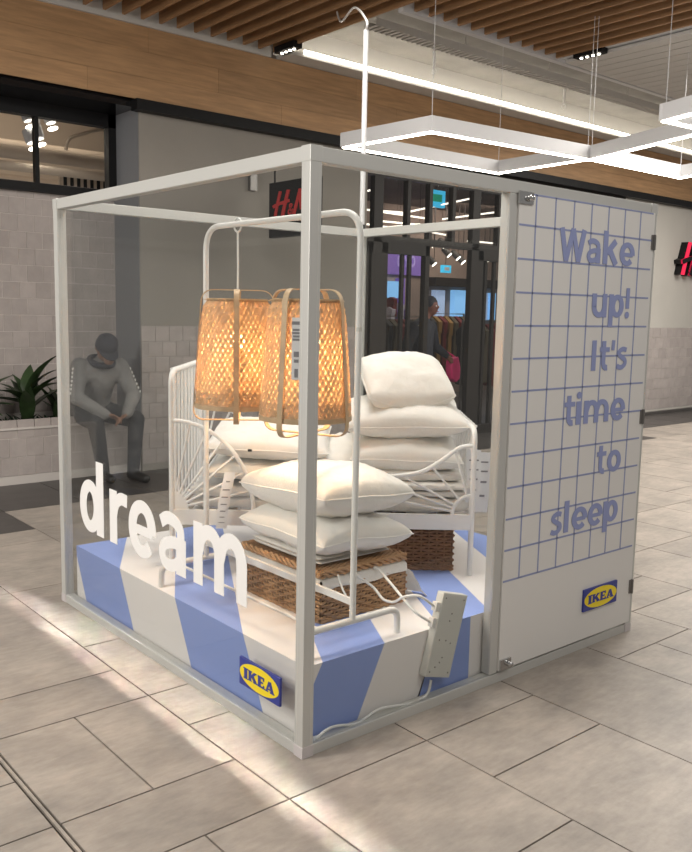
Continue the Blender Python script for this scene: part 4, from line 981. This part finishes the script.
# ================================================================== PEOPLE
def figure(caps, balls, name, parent, mats, voxel=.011):
    """one continuous body grown from tapered limbs: (p, q, r1, r2, material index) and (centre, radius, scale, index)"""
    mb = MB()
    for p, q, r1, r2, mi in caps:
        p, q = V(p), V(q); d = q-p; L = d.length; d.normalize(); prof = []
        for k in range(5): a = math.pi/2*k/4; prof.append((max(r1*math.sin(a), .0005), -r1*math.cos(a)))
        for k in range(5): a = math.pi/2*k/4; prof.append((max(r2*math.cos(a), .0005), L+r2*math.sin(a)))
        mb.lathe(prof, p, 14, axis=d)
    for c, r, sc, mi in balls: mb.ball(c, r, 16, 0, sc)
    o = mb.build(name, [mats[0]], parent)
    rm = o.modifiers.new('r', 'REMESH'); rm.mode = 'VOXEL'; rm.voxel_size = voxel; rm.use_smooth_shade = True
    sm = o.modifiers.new('s', 'SMOOTH'); sm.factor = .5; sm.iterations = 4
    dg = bpy.context.evaluated_depsgraph_get(); me = bpy.data.meshes.new_from_object(o.evaluated_get(dg)); o.modifiers.clear(); o.data = me
    me.materials.clear()
    for m in mats: me.materials.append(m)
    cl = [(V(p), V(q)-V(p), r1, r2, mi) for p, q, r1, r2, mi in caps]
    for f in me.polygons:
        x = f.center; best = 9; bi = 0
        for p, d, r1, r2, mi in cl:
            t = max(0, min(1, (x-p).dot(d)/max(d.dot(d), 1e-9))); q = (x-p-d*t).length-(r1+(r2-r1)*t)
            if q < best: best, bi = q, mi
        for c, r, sc, mi in balls:
            e = x-V(c); q = (V((e.x/sc[0], e.y/sc[1], e.z/sc[2])).length-r)
            if q < best: best, bi = q, mi
        f.material_index = bi; f.use_smooth = True
    return o
def hand(wrist, d, up, side, mi, s=1.0, curl=.5):
    """palm and five fingers of unequal length; d: pointing direction, side: towards the thumb"""
    d, up, side = V(d).normalized(), V(up).normalized(), V(side).normalized(); w_ = V(wrist); out = []
    for k, (o_, L) in enumerate(((.030, .070), (.010, .080), (-.010, .074), (-.030, .058))):
        a = w_+d*.03*s+side*o_*.6*s; b_ = w_+d*.095*s+side*o_*s; out.append((a, b_, .014*s, .012*s, mi))
        c = b_+(d-up*curl).normalized()*L*.55*s; e = c+(d*.5-up*curl*1.6).normalized()*L*.45*s
        out += [(b_, c, .0095*s, .0085*s, mi), (c, e, .0085*s, .007*s, mi)]
    a = w_+d*.03*s+side*.025*s; b_ = a+(d*.5+side*.9).normalized()*.04*s; c = b_+(d+side*.2-up*.3).normalized()*.035*s
    return out+[(a, b_, .013*s, .011*s, mi), (b_, c, .010*s, .008*s, mi)]
# seated person on the planter edge
J, T_, S_, K_ = 0, 1, 2, 3
seat = (1.71, 5.45, .505)

pel = V((1.71, 5.42, .605)); che = V((1.71, 5.22, .93)); nek = V((1.705, 5.10, 1.085)); hd = V((1.70, 5.02, 1.20))
sl_, sr_ = V((1.52, 5.17, 1.03)), V((1.90, 5.17, 1.02)); el, er = V((1.43, 5.06, .77)), V((1.965, 5.03, .76)); wl_, wr_ = V((1.63, 4.90, .625)), V((1.82, 4.88, .615))
kl, kr = V((1.56, 4.95, .545)), V((1.94, 4.93, .555)); al, ar = V((1.66, 5.02, .085)), V((1.89, 4.90, .085))
caps = [(pel, V((1.71, 5.36, .72)), .155, .165, J), (V((1.71, 5.36, .72)), che, .165, .165, J), (che, nek, .15, .07, J), (V((1.60, 5.19, .98)), V((1.82, 5.19, .98)), .125, .125, J),
        (sl_, el, .083, .064, J), (el, wl_, .066, .045, J), (sr_, er, .083, .064, J), (er, wr_, .066, .045, J), (nek, hd, .055, .055, S_),
        (V((1.61, 5.40, .595)), kl, .105, .078, T_), (V((1.82, 5.40, .595)), kr, .105, .078, T_), (kl, al, .076, .055, T_), (kr, ar, .076, .055, T_),
        (al-V((0, -.03, .03)), V((1.66, 4.86, .042)), .050, .040, K_), (ar-V((0, -.03, .03)), V((1.93, 4.73, .042)), .050, .040, K_)]
fd = V((-.05, -.72, -.60)).normalized()                     # where the face points
balls = [(hd, .098, (.82, .98, 1.16), S_), (hd+fd*.105+V((0, 0, .0)), .020, (.8, 1.1, 1), S_), (hd+fd*.070+V((0, -.01, -.065)), .05, (.9, 1, .8), S_), (hd+V((-.085, .01, .0)), .022, (.5, 1, 1.3), S_), (hd+V((.085, .01, .0)), .022, (.5, 1, 1.3), S_),
         (pel+V((0, .06, .0)), .165, (1.12, .95, .75), T_)]
caps += hand(wl_, (.75, -.35, -.3), (0, -.3, 1), (0, -1, .3), S_) + hand(wr_, (-.75, -.3, -.35), (0, -.3, 1), (0, -1, .3), S_)
_sh = V((-.09, 0, 0))
per = thing('person', (1.71, 5.3, 0), 'seated person in grey jacket and dark cap, looking down, on the planter', 'person')
figure(caps, balls, 'body', per, [M['jacket'], M['trouser'], M['skin'], M['dark']])
b = MB()                                                       # cap: crown and peak, hood collar
up_ = (V((0, 0, 1))-fd*fd.z).normalized()
b.lathe([(.099, -.01), (.1, .03), (.09, .075), (.06, .105), (.001, .115)], hd+up_*.02, 18, axis=up_)
rt = fd.cross(up_)
b.prism([hd+up_*.015+fd*(.06+.125*math.sin(math.pi*k/10))+rt*.085*math.cos(math.pi*k/10) for k in range(11)], up_*.008); b.build('cap', M['cap'], per, True)
MB().tube([nek+V((.10*math.cos(a), .03+.095*math.sin(a), -.01+.035*math.sin(a))) for a in [2*math.pi*k/18 for k in range(18)]], .032, 8, True).build('hood', M['cap'], per, True)
for s_, e_, o_ in ((sl_, el, V((-.075, -.035, .01))), (sr_, er, V((.075, -.035, .01)))):
    b = MB()
    for k in range(7): c = s_.lerp(e_, .1+k*.13)+o_*(1-.02*k); b.obox(c, (.006, 0, 0), (0, .006, 0), (0, 0, .011))
    b.build('sleeve_stripe', M['white'], per)
MB().tube([che+V((0, -.15, .06)), V((1.71, 5.20, .72))], .004, 5).build('zip', M['dark'], per)
for k in (-1, 1): MB().ball(hd+fd*.088+rt*.032*k+up_*.02, .011, 8).build('eye', M['dark'], per)
MB().obox(hd+fd*.098-up_*.062, rt*.024, fd*.004, up_*.005).build('mouth', M['dullred'], per)
per.location = V(per.location)+_sh
# person walking out of the shop
W0 = V((6.06, 5.52, 0)); f2 = V((.25, -.97, 0)).normalized(); s2 = V((f2.y, -f2.x, 0))
if s2.dot(BU) < 0: s2 = -s2
def W(a, b_, z): return W0+s2*a+f2*b_+V((0, 0, z))
hd2 = W(.12, .06, 1.635)
caps = [(W(0, 0, .95), W(0, 0, 1.15), .155, .15, J), (W(0, 0, 1.15), W(.02, .0, 1.36), .155, .15, J), (W(-.12, 0, 1.38), W(.15, 0, 1.38), .10, .10, J), (W(.03, 0, 1.40), W(.05, .02, 1.52), .075, .06, S_), (W(.06, .02, 1.52), hd2, .055, .055, S_),
        (W(-.20, 0, 1.38), W(-.30, -.05, 1.10), .085, .07, J), (W(-.30, -.05, 1.10), W(-.24, .16, .92), .068, .048, J), (W(.22, 0, 1.38), W(.37, -.02, 1.14), .085, .07, J), (W(.37, -.02, 1.14), W(.55, .06, 1.02), .066, .046, J),
        (W(-.09, 0, .93), W(-.10, .14, .50), .095, .068, T_), (W(-.10, .14, .50), W(-.10, .06, .09), .066, .045, T_), (W(.09, 0, .93), W(.10, .05, .50), .095, .068, T_), (W(.10, .05, .50), W(.10, -.12, .10), .066, .045, T_),
        (W(-.10, .03, .05), W(-.10, .23, .04), .045, .036, K_), (W(.10, -.14, .05), W(.10, .05, .04), .045, .036, K_)]
caps += hand(W(.55, .06, 1.02), f2*.6-V((0, 0, .6)), s2, f2, S_, curl=.6) + hand(W(-.24, .16, .92), s2+f2*.3, V((0, 0, 1)), f2, S_, curl=.6)
balls = [(hd2, .098, (.84, .95, 1.18), S_), (hd2+f2*.10, .018, (1, 1, 1.2), S_), (hd2+s2*.08, .02, (.8, 1, 1.3), S_), (hd2-s2*.08, .02, (.8, 1, 1.3), S_)]
pw = thing('person', W0, 'person in dark padded coat walking through the shop doorway with a pink bag', 'person')
figure(caps, balls, 'body', pw, [M['navy'], M['trouser'], M['skin2'], M['dark']], .014)
b = MB(); b.ball(hd2-f2*.025+V((0, 0, .03)), .112, 16, 0, (.92, .92, 1.05)); b.ball(hd2-f2*.05-s2*.04+V((0, 0, -.10)), .07, 12, 0, (1, 1, 1.3)); b.build('hair', M['cap'], pw, True)
for k in (-1, 1): MB().ball(hd2+f2*.090+s2*.03*k+V((0, 0, .015)), .010, 8).build('eye', M['white'], pw)
MB().obox(hd2+f2*.095-V((0, 0, .055)), s2*.022, f2*.004, (0, 0, .005)).build('mouth', M['dullred'], pw)
bag = thing('handbag', W(.67, .05, .65), 'bright pink bag hanging from the hand of the walking person', 'bag')
bc = W(.67, .05, .83); b = MB()
pr = [(-.10, .15), (.06, .17), (.13, .02), (.12, -.13), (.02, -.17), (-.08, -.12), (-.12, .02)]
b.prism([bc+s2*a+V((0, 0, c)) for a, c in pr], f2*.10); b.build('pouch', M['pink'], bag, bevel=.02)
MB().tube(spline([bc+s2*-.09+V((0, 0, .14))+f2*.05, bc+s2*-.12+V((0, 0, .22))+f2*-.02, bc+s2*-.07+V((0, 0, .235))+f2*-.02, bc+s2*.05+V((0, 0, .16))+f2*.05], 6), .010, 6).build('strap', M['pink'], bag, True)
